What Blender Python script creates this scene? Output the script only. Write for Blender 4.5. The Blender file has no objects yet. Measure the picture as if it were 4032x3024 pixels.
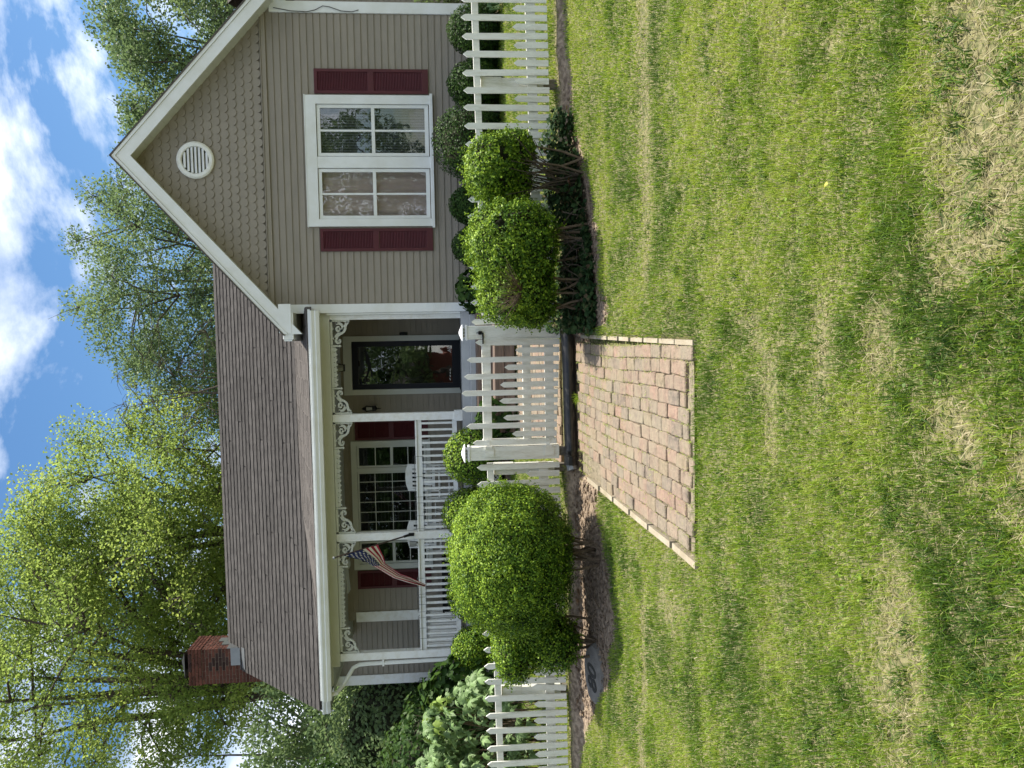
import bpy, bmesh, math, random
import numpy as np
from mathutils import Matrix, Vector
R = math.radians
rnd = random.Random(7)
rng = np.random.default_rng(7)
scene = bpy.context.scene
col = scene.collection

# ---------------------------------------------------------------- camera, sky, sun, exposure
yaw, pit, rol = R(3.65), R(4.4), .022
F = Vector((-math.sin(yaw)*math.cos(pit), math.cos(yaw)*math.cos(pit), -math.sin(pit)))
R0 = Vector((math.cos(yaw), math.sin(yaw), 0)); U0 = R0.cross(F)
Rs = R0*math.cos(rol) - U0*math.sin(rol); Us = U0*math.cos(rol) + R0*math.sin(rol)
cam = bpy.data.cameras.new('camera'); camo = bpy.data.objects.new('camera', cam); col.objects.link(camo)
X_, Y_, Z_ = -Us, Rs, -F                    # the phone was held sideways: the picture is turned a quarter
camo.matrix_world = Matrix(((X_[0], Y_[0], Z_[0], 0), (X_[1], Y_[1], Z_[1], 0), (X_[2], Y_[2], Z_[2], 1.6), (0, 0, 0, 1)))
cam.sensor_width = 36; cam.lens = 36*3000/4032; cam.clip_start = .05; cam.clip_end = 2000
scene.camera = camo
SUN = Vector((.48, .15, 1)).normalized()
EL = math.asin(SUN.z); AZ = math.atan2(SUN.x, SUN.y)
w = bpy.data.worlds.new('World'); scene.world = w; w.use_nodes = True
nt = w.node_tree; nt.nodes.clear()
def wn(t): return nt.nodes.new(t)
out = wn('ShaderNodeOutputWorld'); bg = wn('ShaderNodeBackground'); bg.inputs[1].default_value = .105
sky = wn('ShaderNodeTexSky'); sky.sky_type = 'NISHITA'; sky.sun_disc = False
sky.sun_elevation = EL; sky.sun_rotation = AZ; sky.air_density = 1.15; sky.dust_density = .55; sky.ozone_density = 1.6
tc = wn('ShaderNodeTexCoord'); mp = wn('ShaderNodeMapping'); mp.inputs['Scale'].default_value = (1, 1, 1.9); mp.inputs['Location'].default_value = (1.7, .35, .55)
n1 = wn('ShaderNodeTexNoise'); n1.inputs['Scale'].default_value = 2.6; n1.inputs['Detail'].default_value = 11; n1.inputs['Roughness'].default_value = .6; n1.inputs['Distortion'].default_value = .25
cr = wn('ShaderNodeValToRGB'); cr.color_ramp.elements[0].position = .44; cr.color_ramp.elements[0].color = (0, 0, 0, 1)
cr.color_ramp.elements[1].position = .57; cr.color_ramp.elements[1].color = (1, 1, 1, 1)
mx = wn('ShaderNodeMixRGB'); n2 = wn('ShaderNodeTexNoise'); n2.inputs['Scale'].default_value = 7; n2.inputs['Detail'].default_value = 5
cc = wn('ShaderNodeValToRGB'); cc.color_ramp.elements[0].color = (5.0, 5.6, 6.8, 1); cc.color_ramp.elements[1].color = (9.0, 9.2, 9.5, 1)
cc.color_ramp.elements[0].position = .35; cc.color_ramp.elements[1].position = .6
L = nt.links.new
L(tc.outputs['Generated'], mp.inputs[0]); L(mp.outputs[0], n1.inputs[0]); L(mp.outputs[0], n2.inputs[0])
L(n1.outputs[0], cr.inputs[0]); L(cr.outputs[0], mx.inputs[0]); sat = wn('ShaderNodeHueSaturation'); sat.inputs['Saturation'].default_value = 1.25; sat.inputs['Value'].default_value = .80; L(sky.outputs[0], sat.inputs['Color']); L(sat.outputs[0], mx.inputs[1])
L(n2.outputs[0], cc.inputs[0]); L(cc.outputs[0], mx.inputs[2]); L(mx.outputs[0], bg.inputs[0]); L(bg.outputs[0], out.inputs[0])
sl = bpy.data.lights.new('sun', 'SUN'); sl.energy = 5.0; sl.angle = R(.53); sl.color = (1, .94, .83)
so = bpy.data.objects.new('sun', sl); col.objects.link(so); so.rotation_euler = SUN.to_track_quat('Z', 'Y').to_euler()
scene.view_settings.view_transform = 'Standard'; scene.view_settings.look = 'None'
scene.view_settings.exposure = .9; scene.view_settings.gamma = 1; scene.view_settings.use_curve_mapping = False

# ---------------------------------------------------------------- materials
MATS = {}
def mat(name, base, rough=.6, var=.12, scale=6., bump=0., bscale=60., c2=None, rand=0., spec=.3, metal=0., coord='Object', stretch=(1, 1, 1), thr=(.35, .65), rand_c=None, stain=None):
    """procedural material: base colour broken up by noise, optional second colour, per-object variation, bump"""
    m = bpy.data.materials.new(name); m.use_nodes = True; t = m.node_tree; N = t.nodes; b = N['Principled BSDF']
    tcn = N.new('ShaderNodeTexCoord'); ma = N.new('ShaderNodeMapping'); ma.inputs['Scale'].default_value = stretch
    if coord == 'World':
        g = N.new('ShaderNodeNewGeometry'); t.links.new(g.outputs['Position'], ma.inputs[0])
    else: t.links.new(tcn.outputs[coord], ma.inputs[0])
    no = N.new('ShaderNodeTexNoise'); no.inputs['Scale'].default_value = scale; no.inputs['Detail'].default_value = 6; no.inputs['Roughness'].default_value = .62
    t.links.new(ma.outputs[0], no.inputs[0])
    ra = N.new('ShaderNodeValToRGB'); e = ra.color_ramp.elements; e[0].position, e[1].position = thr
    c2 = c2 or tuple(x*(1-var*2) for x in base)
    e[0].color = (*c2, 1); e[1].color = (*base, 1); t.links.new(no.outputs[0], ra.inputs[0]); cur = ra.outputs[0]
    if rand_c:
        oi = N.new('ShaderNodeObjectInfo'); rr = N.new('ShaderNodeValToRGB'); el = rr.color_ramp.elements
        for i, c in enumerate(rand_c):
            x = i/len(rand_c)
            q = el[i] if i < 2 else el.new(x)
            q.position = x; q.color = (*c, 1)
        rr.color_ramp.interpolation = 'CONSTANT'
        mm = N.new('ShaderNodeMixRGB'); mm.blend_type = 'MIX'; mm.inputs[0].default_value = rand
        t.links.new(oi.outputs['Random'], rr.inputs[0]); t.links.new(cur, mm.inputs[1]); t.links.new(rr.outputs[0], mm.inputs[2]); cur = mm.outputs[0]
    elif rand:
        oi = N.new('ShaderNodeObjectInfo'); mr = N.new('ShaderNodeMapRange'); mr.inputs['To Min'].default_value = 1-rand; mr.inputs['To Max'].default_value = 1+rand
        hs = N.new('ShaderNodeHueSaturation'); t.links.new(oi.outputs['Random'], mr.inputs[0]); t.links.new(mr.outputs[0], hs.inputs['Value']); t.links.new(cur, hs.inputs['Color']); cur = hs.outputs[0]
    if stain:                                             # patchy dust and moss over the pieces
        sn = N.new('ShaderNodeTexNoise'); sn.inputs['Scale'].default_value = 3.2; sn.inputs['Detail'].default_value = 9; sn.inputs['Roughness'].default_value = .75
        sr = N.new('ShaderNodeValToRGB'); sr.color_ramp.elements[0].position, sr.color_ramp.elements[1].position = stain[3:5] if len(stain) > 3 else (.36, .64); sm = N.new('ShaderNodeMixRGB'); sm.inputs[2].default_value = (*stain[:3], 1)
        t.links.new(ma.outputs[0], sn.inputs[0]); t.links.new(sn.outputs[0], sr.inputs[0]); t.links.new(sr.outputs[0], sm.inputs[0]); t.links.new(cur, sm.inputs[1]); cur = sm.outputs[0]
    t.links.new(cur, b.inputs['Base Color'])
    b.inputs['Roughness'].default_value = rough; b.inputs['Specular IOR Level'].default_value = spec; b.inputs['Metallic'].default_value = metal
    if bump:
        bn = N.new('ShaderNodeTexNoise'); bn.inputs['Scale'].default_value = bscale; bn.inputs['Detail'].default_value = 4
        bu = N.new('ShaderNodeBump'); bu.inputs['Strength'].default_value = bump; bu.inputs['Distance'].default_value = .01
        t.links.new(ma.outputs[0], bn.inputs[0]); t.links.new(bn.outputs[0], bu.inputs['Height']); t.links.new(bu.outputs[0], b.inputs['Normal'])
    MATS[name] = m; return m
def leafmat(name, cols, trans=.35, rough=.45, spec=.25):
    """leaf / blade material: colour from the per-leaf attribute 'tint'"""
    m = bpy.data.materials.new(name); m.use_nodes = True; t = m.node_tree; N = t.nodes; b = N['Principled BSDF']
    at = N.new('ShaderNodeAttribute'); at.attribute_name = 'tint'
    ra = N.new('ShaderNodeValToRGB'); el = ra.color_ramp.elements
    for i, (p, c) in enumerate(cols):
        q = el[i] if i < 2 else el.new(p)
        q.position = p; q.color = (*c, 1)
    t.links.new(at.outputs['Fac'], ra.inputs[0]); t.links.new(ra.outputs[0], b.inputs['Base Color'])
    b.inputs['Roughness'].default_value = rough; b.inputs['Specular IOR Level'].default_value = spec
    tr = N.new('ShaderNodeBsdfTranslucent'); hs = N.new('ShaderNodeHueSaturation'); hs.inputs['Value'].default_value = 1.25; hs.inputs['Hue'].default_value = .485
    mi = N.new('ShaderNodeMixShader'); mi.inputs[0].default_value = trans
    t.links.new(ra.outputs[0], hs.inputs['Color']); t.links.new(hs.outputs[0], tr.inputs[0])
    t.links.new(b.outputs[0], mi.inputs[1]); t.links.new(tr.outputs[0], mi.inputs[2]); t.links.new(mi.outputs[0], N['Material Output'].inputs[0])
    MATS[name] = m; return m
mat('white_paint', (.76, .77, .75), .5, .03, 9, .15, 90, c2=(.66, .65, .59), thr=(.3, .55), coord='World')
mat('fence_paint', (.76, .76, .71), .55, .05, 7, .35, 40, c2=(.63, .61, .54), thr=(.28, .52), rand=.05, coord='World', stretch=(3, 3, .6), stain=(.45, .46, .36, .52, .80))
mat('trim_paint', (.74, .76, .75), .42, .02, 3, .08, 60, c2=(.67, .68, .64), coord='World')
mat('cream_trim', (.55, .565, .515), .5, .03, 4, coord='World')
mat('siding', (.270, .238, .188), .55, .04, 2.2, .25, 120, c2=(.242, .214, .170), rand=.045, coord='World', stretch=(1, 1, 4), stain=(.215, .20, .155, .52, .82))
mat('scallop', (.270, .238, .188), .6, .05, 3, .3, 90, c2=(.245, .216, .171), rand=.03, coord='World')
mat('burgundy', (.088, .018, .022), .45, .1, 5)
mat('navy', (.005, .007, .014), .4, .05, 5, spec=.25)
mat('black_metal', (.010, .010, .010), .55, .1, 8, spec=.25)
mat('gray_metal', (.22, .23, .23), .4, .06, 7, metal=.6)
mat('shingle', (.083, .077, .073), .95, .2, 5, .8, 160, c2=(.060, .056, .053), rand=.13, spec=.1, coord='World')
mat('shingle_fine', (.125, .113, .104), .95, .2, 11, .5, 120, c2=(.08, .072, .066), spec=.1, coord='World', stretch=(1.2, 6, 6), thr=(.42, .58))
mat('felt_shadow_band', (.032, .029, .028), .95, .1, 14, coord='World')
mat('path_brick', (.27, .20, .155), .85, .2, 24, .9, 70, c2=(.11, .092, .075), rand=.38, spec=.1, coord='World', stain=(.26, .225, .16, .38, .72),
    rand_c=[(.235, .17, .12), (.29, .17, .125), (.15, .125, .10), (.22, .145, .11), (.34, .185, .14), (.13, .115, .10), (.27, .165, .125), (.23, .18, .10), (.28, .19, .14), (.17, .14, .115)])
mat('chimney_brick', (.115, .046, .033), .85, .2, 7, .6, 60, c2=(.065, .028, .022), rand=.25, spec=.1, coord='World')
mat('soot_brick', (.05, .03, .027), .9, .2, 7, .6, 60, rand=.3, spec=.1, coord='World')
mat('mortar', (.20, .155, .125), .9, .1, 30, coord='World')
mat('step_wood', (.19, .135, .105), .8, .2, 6, .6, 30, c2=(.10, .075, .06), rand=.15, coord='World', stretch=(.4, 3, 6))
mat('porch_paint', (.42, .43, .43), .5, .06, 5, .1, 40, coord='World')
mat('gray_wood', (.23, .20, .165), .85, .2, 8, .6, 40, c2=(.13, .115, .09), coord='World', stretch=(4, 4, .7))
mat('edging', (.38, .335, .26), .85, .15, 14, .6, 60, c2=(.34, .29, .22), rand=.1, coord='World', stain=(.26, .22, .15))
mat('stone', (.17, .16, .145), .85, .15, 12, .5, 60, coord='World')
mat('plastic_black', (.010, .010, .011), .28, .2, 12, .12, 30, c2=(.03, .028, .024), spec=.5, coord='World')
mat('bark', (.095, .075, .058), .9, .2, 12, .9, 40, c2=(.05, .04, .032), coord='World', stretch=(3, 3, .7))
mat('twig', (.15, .11, .075), .85, .2, 16, coord='World')
mat('soil_clod', (.245, .185, .135), .95, .2, 14, .6, 60, rand=.1, coord='World')
mat('curtain_pink', (.66, .50, .46), .9, .06, 3)
mat('blind', (.10, .105, .12), .7, .06, 3)
mat('room_dark', (.03, .028, .026), .9, .1, 3)
mat('flag_red', (.30, .022, .045), .8, .06, 8); mat('flag_white', (.60, .57, .49), .8, .05, 8); mat('flag_blue', (.010, .018, .075), .8, .06, 8)
mat('pole_brown', (.07, .05, .045), .5); mat('lamp_glass', (.30, .30, .26), .2, spec=.6)
mat('flat_black', (.02, .02, .02), .9)  # plain near-black for the vent backing and the wall under the porch
mat('asphalt', (.06, .06, .062), .9, .1, 12, coord='World')
mat('far_paint', (.45, .42, .38), .7, coord='World'); mat('far_red', (.25, .09, .07), .8, coord='World')
G_ = [(.0, (.040, .092, .020)), (.35, (.145, .250, .022)), (.6, (.31, .42, .045)), (.72, (.34, .36, .10)), (.86, (.36, .32, .17)), (1., (.50, .44, .29))]
leafmat('grass', G_, .42, .5, .3)
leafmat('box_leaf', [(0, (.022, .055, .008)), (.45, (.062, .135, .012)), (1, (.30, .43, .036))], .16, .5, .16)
leafmat('dark_leaf', [(0, (.014, .036, .010)), (.5, (.028, .066, .014)), (1, (.06, .115, .020))], .3, .5, .14)
leafmat('maple_leaf', [(0, (.11, .175, .045)), (.5, (.20, .29, .065)), (1, (.33, .41, .10))], .68, .5, .22)
leafmat('green_leaf', [(0, (.075, .125, .055)), (.5, (.13, .20, .078)), (1, (.20, .28, .11))], .5, .5, .22)
leafmat('ivy_leaf', [(0, (.014, .034, .012)), (.6, (.028, .062, .02)), (.9, (.055, .085, .028)), (1, (.12, .08, .05))], .2, .65, .1)
leafmat('litter', [(0, (.06, .042, .028)), (.5, (.16, .115, .075)), (1, (.34, .27, .18))], .1, .8, .1)
leafmat('hosta_leaf', [(0, (.03, .075, .025)), (1, (.10, .17, .07))], .3, .35, .35)
mat('pale_leaf', (.27, .38, .17), .5, .1, 10, .2, 40, c2=(.14, .23, .075), rand=.25, spec=.3)
mat('lime_leaf', (.25, .36, .07), .5, .1, 10, .2, 40, rand=.2, spec=.3)
for n_ in ('pale_leaf', 'lime_leaf'):
    t = MATS[n_].node_tree; b_ = t.nodes['Principled BSDF']; tr = t.nodes.new('ShaderNodeBsdfTranslucent'); mi = t.nodes.new('ShaderNodeMixShader'); mi.inputs[0].default_value = .3
    t.links.new(b_.inputs['Base Color'].links[0].from_socket, tr.inputs[0])
    t.links.new(b_.outputs[0], mi.inputs[1]); t.links.new(tr.outputs[0], mi.inputs[2]); t.links.new(mi.outputs[0], t.nodes['Material Output'].inputs[0])
def glassmat(name, refl, tint):
    m = bpy.data.materials.new(name); m.use_nodes = True; t = m.node_tree; N = t.nodes; N.remove(N['Principled BSDF'])
    tr = N.new('ShaderNodeBsdfTransparent'); tr.inputs[0].default_value = (*tint, 1); gl = N.new('ShaderNodeBsdfGlossy'); gl.inputs['Roughness'].default_value = .012; gl.inputs[0].default_value = (.95, .97, 1, 1)
    no = N.new('ShaderNodeTexNoise'); no.inputs['Scale'].default_value = 2.6; bu = N.new('ShaderNodeBump'); bu.inputs['Strength'].default_value = .12; bu.inputs['Distance'].default_value = .02
    tcn = N.new('ShaderNodeTexCoord'); t.links.new(tcn.outputs['Object'], no.inputs[0]); t.links.new(no.outputs[0], bu.inputs['Height']); t.links.new(bu.outputs[0], gl.inputs['Normal'])
    lw = N.new('ShaderNodeLayerWeight'); lw.inputs[0].default_value = .5; fr = N.new('ShaderNodeMath'); fr.operation = 'POWER'; fr.inputs[1].default_value = 4.; t.links.new(lw.outputs['Facing'], fr.inputs[0]); mr = N.new('ShaderNodeMapRange'); mr.inputs['From Max'].default_value = 1; mr.inputs['To Min'].default_value = refl; mr.inputs['To Max'].default_value = 1
    mi = N.new('ShaderNodeMixShader'); t.links.new(fr.outputs[0], mr.inputs[0]); t.links.new(mr.outputs[0], mi.inputs[0])
    t.links.new(tr.outputs[0], mi.inputs[1]); t.links.new(gl.outputs[0], mi.inputs[2]); t.links.new(mi.outputs[0], N['Material Output'].inputs[0])
    MATS[name] = m
glassmat('glass', .085, (.85, .87, .86)); glassmat('door_glass', .22, (.35, .36, .36))
# ground: soil / thatch under the grass
m = bpy.data.materials.new('ground'); m.use_nodes = True; MATS['ground'] = m; t = m.node_tree; N = t.nodes; b_ = N['Principled BSDF']; b_.inputs['Roughness'].default_value = .95; b_.inputs['Specular IOR Level'].default_value = .1
at = N.new('ShaderNodeAttribute'); at.attribute_name = 'soil'; g = N.new('ShaderNodeNewGeometry')
na = N.new('ShaderNodeTexNoise'); na.inputs['Scale'].default_value = 38; na.inputs['Detail'].default_value = 8; nb = N.new('ShaderNodeTexNoise'); nb.inputs['Scale'].default_value = 22; nb.inputs['Detail'].default_value = 8
ra = N.new('ShaderNodeValToRGB'); rb = N.new('ShaderNodeValToRGB'); mm = N.new('ShaderNodeMixRGB'); bu = N.new('ShaderNodeBump'); bu.inputs['Distance'].default_value = .02; bu.inputs['Strength'].default_value = .8
ra.color_ramp.elements[0].color = (.07, .085, .03, 1); ra.color_ramp.elements[1].color = (.21, .19, .10, 1); ra.color_ramp.elements[0].position = .38; ra.color_ramp.elements[1].position = .64
rb.color_ramp.elements[0].color = (.14, .105, .078, 1); rb.color_ramp.elements[1].color = (.33, .26, .19, 1); rb.color_ramp.elements[0].position = .35; rb.color_ramp.elements[1].position = .65
for q in (na, nb): t.links.new(g.outputs['Position'], q.inputs[0])
t.links.new(na.outputs[0], ra.inputs[0]); t.links.new(nb.outputs[0], rb.inputs[0]); t.links.new(at.outputs['Fac'], mm.inputs[0]); t.links.new(ra.outputs[0], mm.inputs[1]); t.links.new(rb.outputs[0], mm.inputs[2])
t.links.new(mm.outputs[0], b_.inputs['Base Color']); t.links.new(nb.outputs[0], bu.inputs['Height']); t.links.new(bu.outputs[0], b_.inputs['Normal'])

# ---------------------------------------------------------------- helpers
WL = {}                                                   # world location of every parent
def thing(name, label, cat, loc=(0, 0, 0), group=None, kind=None):
    o = bpy.data.objects.new(name, None); col.objects.link(o); o.location = loc; o.empty_display_size = .1
    WL[o] = Vector(loc); tag(o, label, cat, group, kind); return o
def tag(o, label=None, cat=None, group=None, kind=None):
    if label: o['label'] = label
    if cat: o['category'] = cat
    if group: o['group'] = group
    if kind: o['kind'] = kind
    return o
def link(name, me, parent=None, at=None):
    """link mesh me (local coords) at world point at"""
    o = bpy.data.objects.new(name, me); col.objects.link(o)
    at = Vector(at) if at is not None else Vector((0, 0, 0)); WL[o] = at
    if parent is not None: o.parent = parent; o.location = at - WL[parent]
    else: o.location = at
    return o
def mesh(name, V, Fa, mt, smooth=False, mats=None, fm=None):
    me = bpy.data.meshes.new(name); me.from_pydata([tuple(v) for v in V], [], [tuple(f) for f in Fa])
    for q in (mats or [mt]): me.materials.append(MATS[q])
    if fm is not None: me.polygons.foreach_set('material_index', fm)
    if smooth: me.polygons.foreach_set('use_smooth', [True]*len(me.polygons))
    me.update(); return me
class MB:
    """collects boxes, prisms, tubes in world coordinates; build() links them as one mesh"""
    def __init__(s): s.V = []; s.F = []; s.M = []
    def add(s, V, Fa, mi=0):
        n = len(s.V); s.V += [Vector(v) for v in V]; s.F += [tuple(i+n for i in f) for f in Fa]; s.M += [mi]*len(Fa); return s
    def box(s, x0, x1, y0, y1, z0, z1, mi=0, bev=0):
        if x0 > x1: x0, x1 = x1, x0
        if y0 > y1: y0, y1 = y1, y0
        if z0 > z1: z0, z1 = z1, z0
        if bev:
            bm = bmesh.new(); bmesh.ops.create_cube(bm, size=1)
            for v in bm.verts: v.co = Vector(((x0+x1)/2+v.co.x*(x1-x0), (y0+y1)/2+v.co.y*(y1-y0), (z0+z1)/2+v.co.z*(z1-z0)))
            bmesh.ops.bevel(bm, geom=bm.edges[:], offset=bev, segments=1, affect='EDGES')
            bm.verts.index_update(); s.add([v.co.copy() for v in bm.verts], [[v.index for v in f.verts] for f in bm.faces], mi); bm.free(); return s
        return s.add([(x0, y0, z0), (x1, y0, z0), (x1, y1, z0), (x0, y1, z0), (x0, y0, z1), (x1, y0, z1), (x1, y1, z1), (x0, y1, z1)],
                     [(0, 3, 2, 1), (4, 5, 6, 7), (0, 1, 5, 4), (1, 2, 6, 5), (2, 3, 7, 6), (3, 0, 4, 7)], mi)
    def prism(s, pts, a, b, axis='y', mi=0):
        """2-D outline extruded along an axis; outline (x,z) for y, (y,z) for x, (x,y) for z"""
        n = len(pts)
        f = {'y': lambda p, t: (p[0], t, p[1]), 'x': lambda p, t: (t, p[0], p[1]), 'z': lambda p, t: (p[0], p[1], t)}[axis]
        V = [f(p, a) for p in pts]+[f(p, b) for p in pts]
        Fa = [tuple(range(n)), tuple(reversed(range(n, 2*n)))]+[(i, (i+1) % n+0, (i+1) % n+n, i+n)[::-1] for i in range(n)]
        return s.add(V, Fa, mi)
    def tube(s, P, r, n=6, mi=0, cap=True):
        P = [Vector(p) for p in P]; rr = r if isinstance(r, (list, tuple)) else [r]*len(P); V = []; Fa = []
        for i, p in enumerate(P):
            d = (P[min(i+1, len(P)-1)]-P[max(i-1, 0)]); d = d.normalized() if d.length > 1e-9 else Vector((0, 0, 1))
            a = d.cross(Vector((0, 0, 1)) if abs(d.z) < .9 else Vector((1, 0, 0))).normalized(); c = d.cross(a)
            for k in range(n):
                t = 2*math.pi*k/n; V.append(p+(a*math.cos(t)+c*math.sin(t))*rr[i])
        for i in range(len(P)-1):
            for k in range(n): Fa.append((i*n+k, i*n+(k+1) % n, (i+1)*n+(k+1) % n, (i+1)*n+k))
        if cap: Fa.append(tuple(range(n))[::-1]); Fa.append(tuple(range((len(P)-1)*n, len(P)*n)))
        return s.add(V, Fa, mi)
    def build(s, name, mt, parent=None, at=None, smooth=False, mats=None):
        if at is None:
            lo = [min(v[i] for v in s.V) for i in range(3)]; hi = [max(v[i] for v in s.V) for i in range(3)]
            at = Vector(((lo[0]+hi[0])/2, (lo[1]+hi[1])/2, lo[2]))
        at = Vector(at); me = mesh(name, [v-at for v in s.V], s.F, mt, smooth, mats, s.M if mats else None)
        bm = bmesh.new(); bm.from_mesh(me); bmesh.ops.recalc_face_normals(bm, faces=bm.faces); bm.to_mesh(me); bm.free()
        return link(name, me, parent, at)
def fastmesh(name, V, npoly, k, mt, tint=None):
    """numpy mesh: npoly polygons of k corners each, vertices not shared"""
    me = bpy.data.meshes.new(name); V = np.ascontiguousarray(V, dtype=np.float32).reshape(-1, 3)
    me.vertices.add(len(V)); me.vertices.foreach_set('co', V.ravel())
    me.loops.add(npoly*k); me.loops.foreach_set('vertex_index', np.arange(npoly*k, dtype=np.int32))
    me.polygons.add(npoly); me.polygons.foreach_set('loop_start', np.arange(0, npoly*k, k, dtype=np.int32))
    me.materials.append(MATS[mt]); me.update(calc_edges=True)
    if tint is not None:
        a = me.attributes.new('tint', 'FLOAT', 'POINT'); a.data.foreach_set('value', np.ascontiguousarray(tint, dtype=np.float32))
    return me
_T = rng.random((64, 64, 64)).astype(np.float32)
def vnoise(P):
    P = np.asarray(P, dtype=np.float64); i = np.floor(P).astype(int); f = P-i; f = f*f*(3-2*f); r = 0
    for dx in (0, 1):
        for dy in (0, 1):
            for dz in (0, 1):
                wt = (f[..., 0] if dx else 1-f[..., 0])*(f[..., 1] if dy else 1-f[..., 1])*(f[..., 2] if dz else 1-f[..., 2])
                r = r+wt*_T[(i[..., 0]+dx) % 64, (i[..., 1]+dy) % 64, (i[..., 2]+dz) % 64]
    return r
def fbm(P, o=4):
    P = np.asarray(P, dtype=np.float64); r = 0; a = .5; n = 0
    for k in range(o): r = r+a*vnoise(P*2**k+k*7.3); n += a; a *= .5
    return r/n
def xyn(x, y, s, z=0., o=4, sy=None): return fbm(np.stack([x*s+40, y*(sy or s)+40, np.full_like(np.asarray(x, float), z)], -1), o)
def sstep(a, b, x): t = np.clip((x-a)/(b-a), 0, 1); return t*t*(3-2*t)

# ---------------------------------------------------------------- terrain
YK = [-200, 0, 2, 4.75, 7.2, 7.8, 8.06, 8.22, 9.5, 11.8, 12.6, 16, 40, 300]
ZK = [-.1, 0, 0, .085, .245, .285, .30, .415, .54, .74, .80, .84, .9, 1.2]
FX0, FX1 = -1.45, -.09                                    # brick path
def bed(x, y):
    """1 = bare soil bed in front of the fence"""
    fl = np.interp(x, [-4.6, -3.9, -3.3, -2.7, -2.3, -1.9, -1.5, -1.40, .0, .1, .35, .74, 1.5, 2.27, 2.8, 3.6], [8.1, 7.6, 6.95, 6.72, 6.85, 7.1, 7.3, 7.6, 7.6, 6.80, 6.86, 7.03, 7.38, 7.86, 8.0, 8.12])
    m = sstep(-.08, .08, y-fl+(xyn(x, y, 4.)-.5)*.5)*sstep(.04, -.04, y-8.22)
    m = m*(1-.9*sstep(2.5, 3.1, x)*sstep(8.13, 8.08, y)); m = np.maximum(m, sstep(-.02, .05, y-8.08)*sstep(.04, -.04, y-8.18)*sstep(-4.6, -4.0, x)*(.35+.65*sstep(3.3, 2.3, x)))
    return m
def drybare(x, y):
    """bare or dead spots in the lawn"""
    n = xyn(x, y, 1.6, 3.3, 4, 2.6); m = sstep(.70, .80, n)*.7
    near = sstep(2.55, 2.2, y)*1.0*sstep(.46, .60, xyn(x, y, 2.3, 8.8)+.05*sstep(-.2, .8, x)); m = np.maximum(m, near)
    for cx, cy, sx, sy in ((-3.5, 5.83, .5, .10), (-2.55, 5.75, .55, .07), (-4.2, 5.85, .4, .12), (2.2, 5.6, 1.9, .13), (-.1, 3.1, .25, .08), (-1.2, 2.55, .4, .15)):
        m = np.maximum(m, np.exp(-(((x-cx)/sx)**2+((y-cy)/sy)**2)**1.5)*(.6+.6*xyn(x, y, 6., 1.)))
    return np.clip(m, 0, 1)
def zg(x, y):
    x = np.asarray(x, float); y = np.asarray(y, float)
    z = np.interp(y, YK, ZK)+.009*np.clip(x, -12, 12)*sstep(2, 8, y)
    off = np.where((x > FX0-.05) & (x < FX1+.05), 0., 1.)
    z = z+((xyn(x, y, 1.1, 2., 3, 2.2)-.5)*.055+(xyn(x, y, 5., 4., 3, 9.)-.5)*.022)*off
    z = z-np.where((x > FX0-.06) & (x < FX1+.06) & (y > 4.66) & (y < 8.1), .052, 0)-np.where((x > FX0-.02) & (x < FX1+.02) & (y > 8.3) & (y < 11.1), .052, 0)
    b = bed(x, y); z = z-.02*b+b*(xyn(x, y, 9., 5., 4)-.5)*.05
    return z
def coords(a0, a1, st, far):
    mid = list(np.arange(a0, a1+st/2, st)); lo = [a0-d for d in far][::-1]; hi = [a1+d for d in far]; return np.array(lo+mid+hi)
xs = coords(-7., 6.5, .05, [.5, 1.2, 2.5, 5, 10, 20, 45, 100, 200]); ys = coords(1., 12.6, .05, [.5, 1.5, 3.5, 8, 16, 35, 80, 180])
gx, gy = np.meshgrid(xs, ys); gz = zg(gx, gy); nx, ny = len(xs), len(ys)
V = np.stack([gx, gy, gz], -1).reshape(-1, 3); idx = np.arange(nx*ny).reshape(ny, nx)
Q = np.stack([idx[:-1, :-1], idx[:-1, 1:], idx[1:, 1:], idx[1:, :-1]], -1).reshape(-1, 4)
me = bpy.data.meshes.new('ground'); me.vertices.add(len(V)); me.vertices.foreach_set('co', V.astype(np.float32).ravel()); me.loops.add(Q.size); me.loops.foreach_set('vertex_index', Q.astype(np.int32).ravel())
me.polygons.add(len(Q)); me.polygons.foreach_set('loop_start', np.arange(0, Q.size, 4, dtype=np.int32)); me.materials.append(MATS['ground']); me.update(calc_edges=True)
me.polygons.foreach_set('use_smooth', [True]*len(Q))
a = me.attributes.new('soil', 'FLOAT', 'POINT'); hb = sstep(11.75, 11.85, gy)*sstep(12.6, 12.5, gy)
a.data.foreach_set('value', np.clip(bed(gx, gy)+hb, 0, 1).astype(np.float32).ravel())
ground = link('ground', me); tag(ground, kind='structure')

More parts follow.
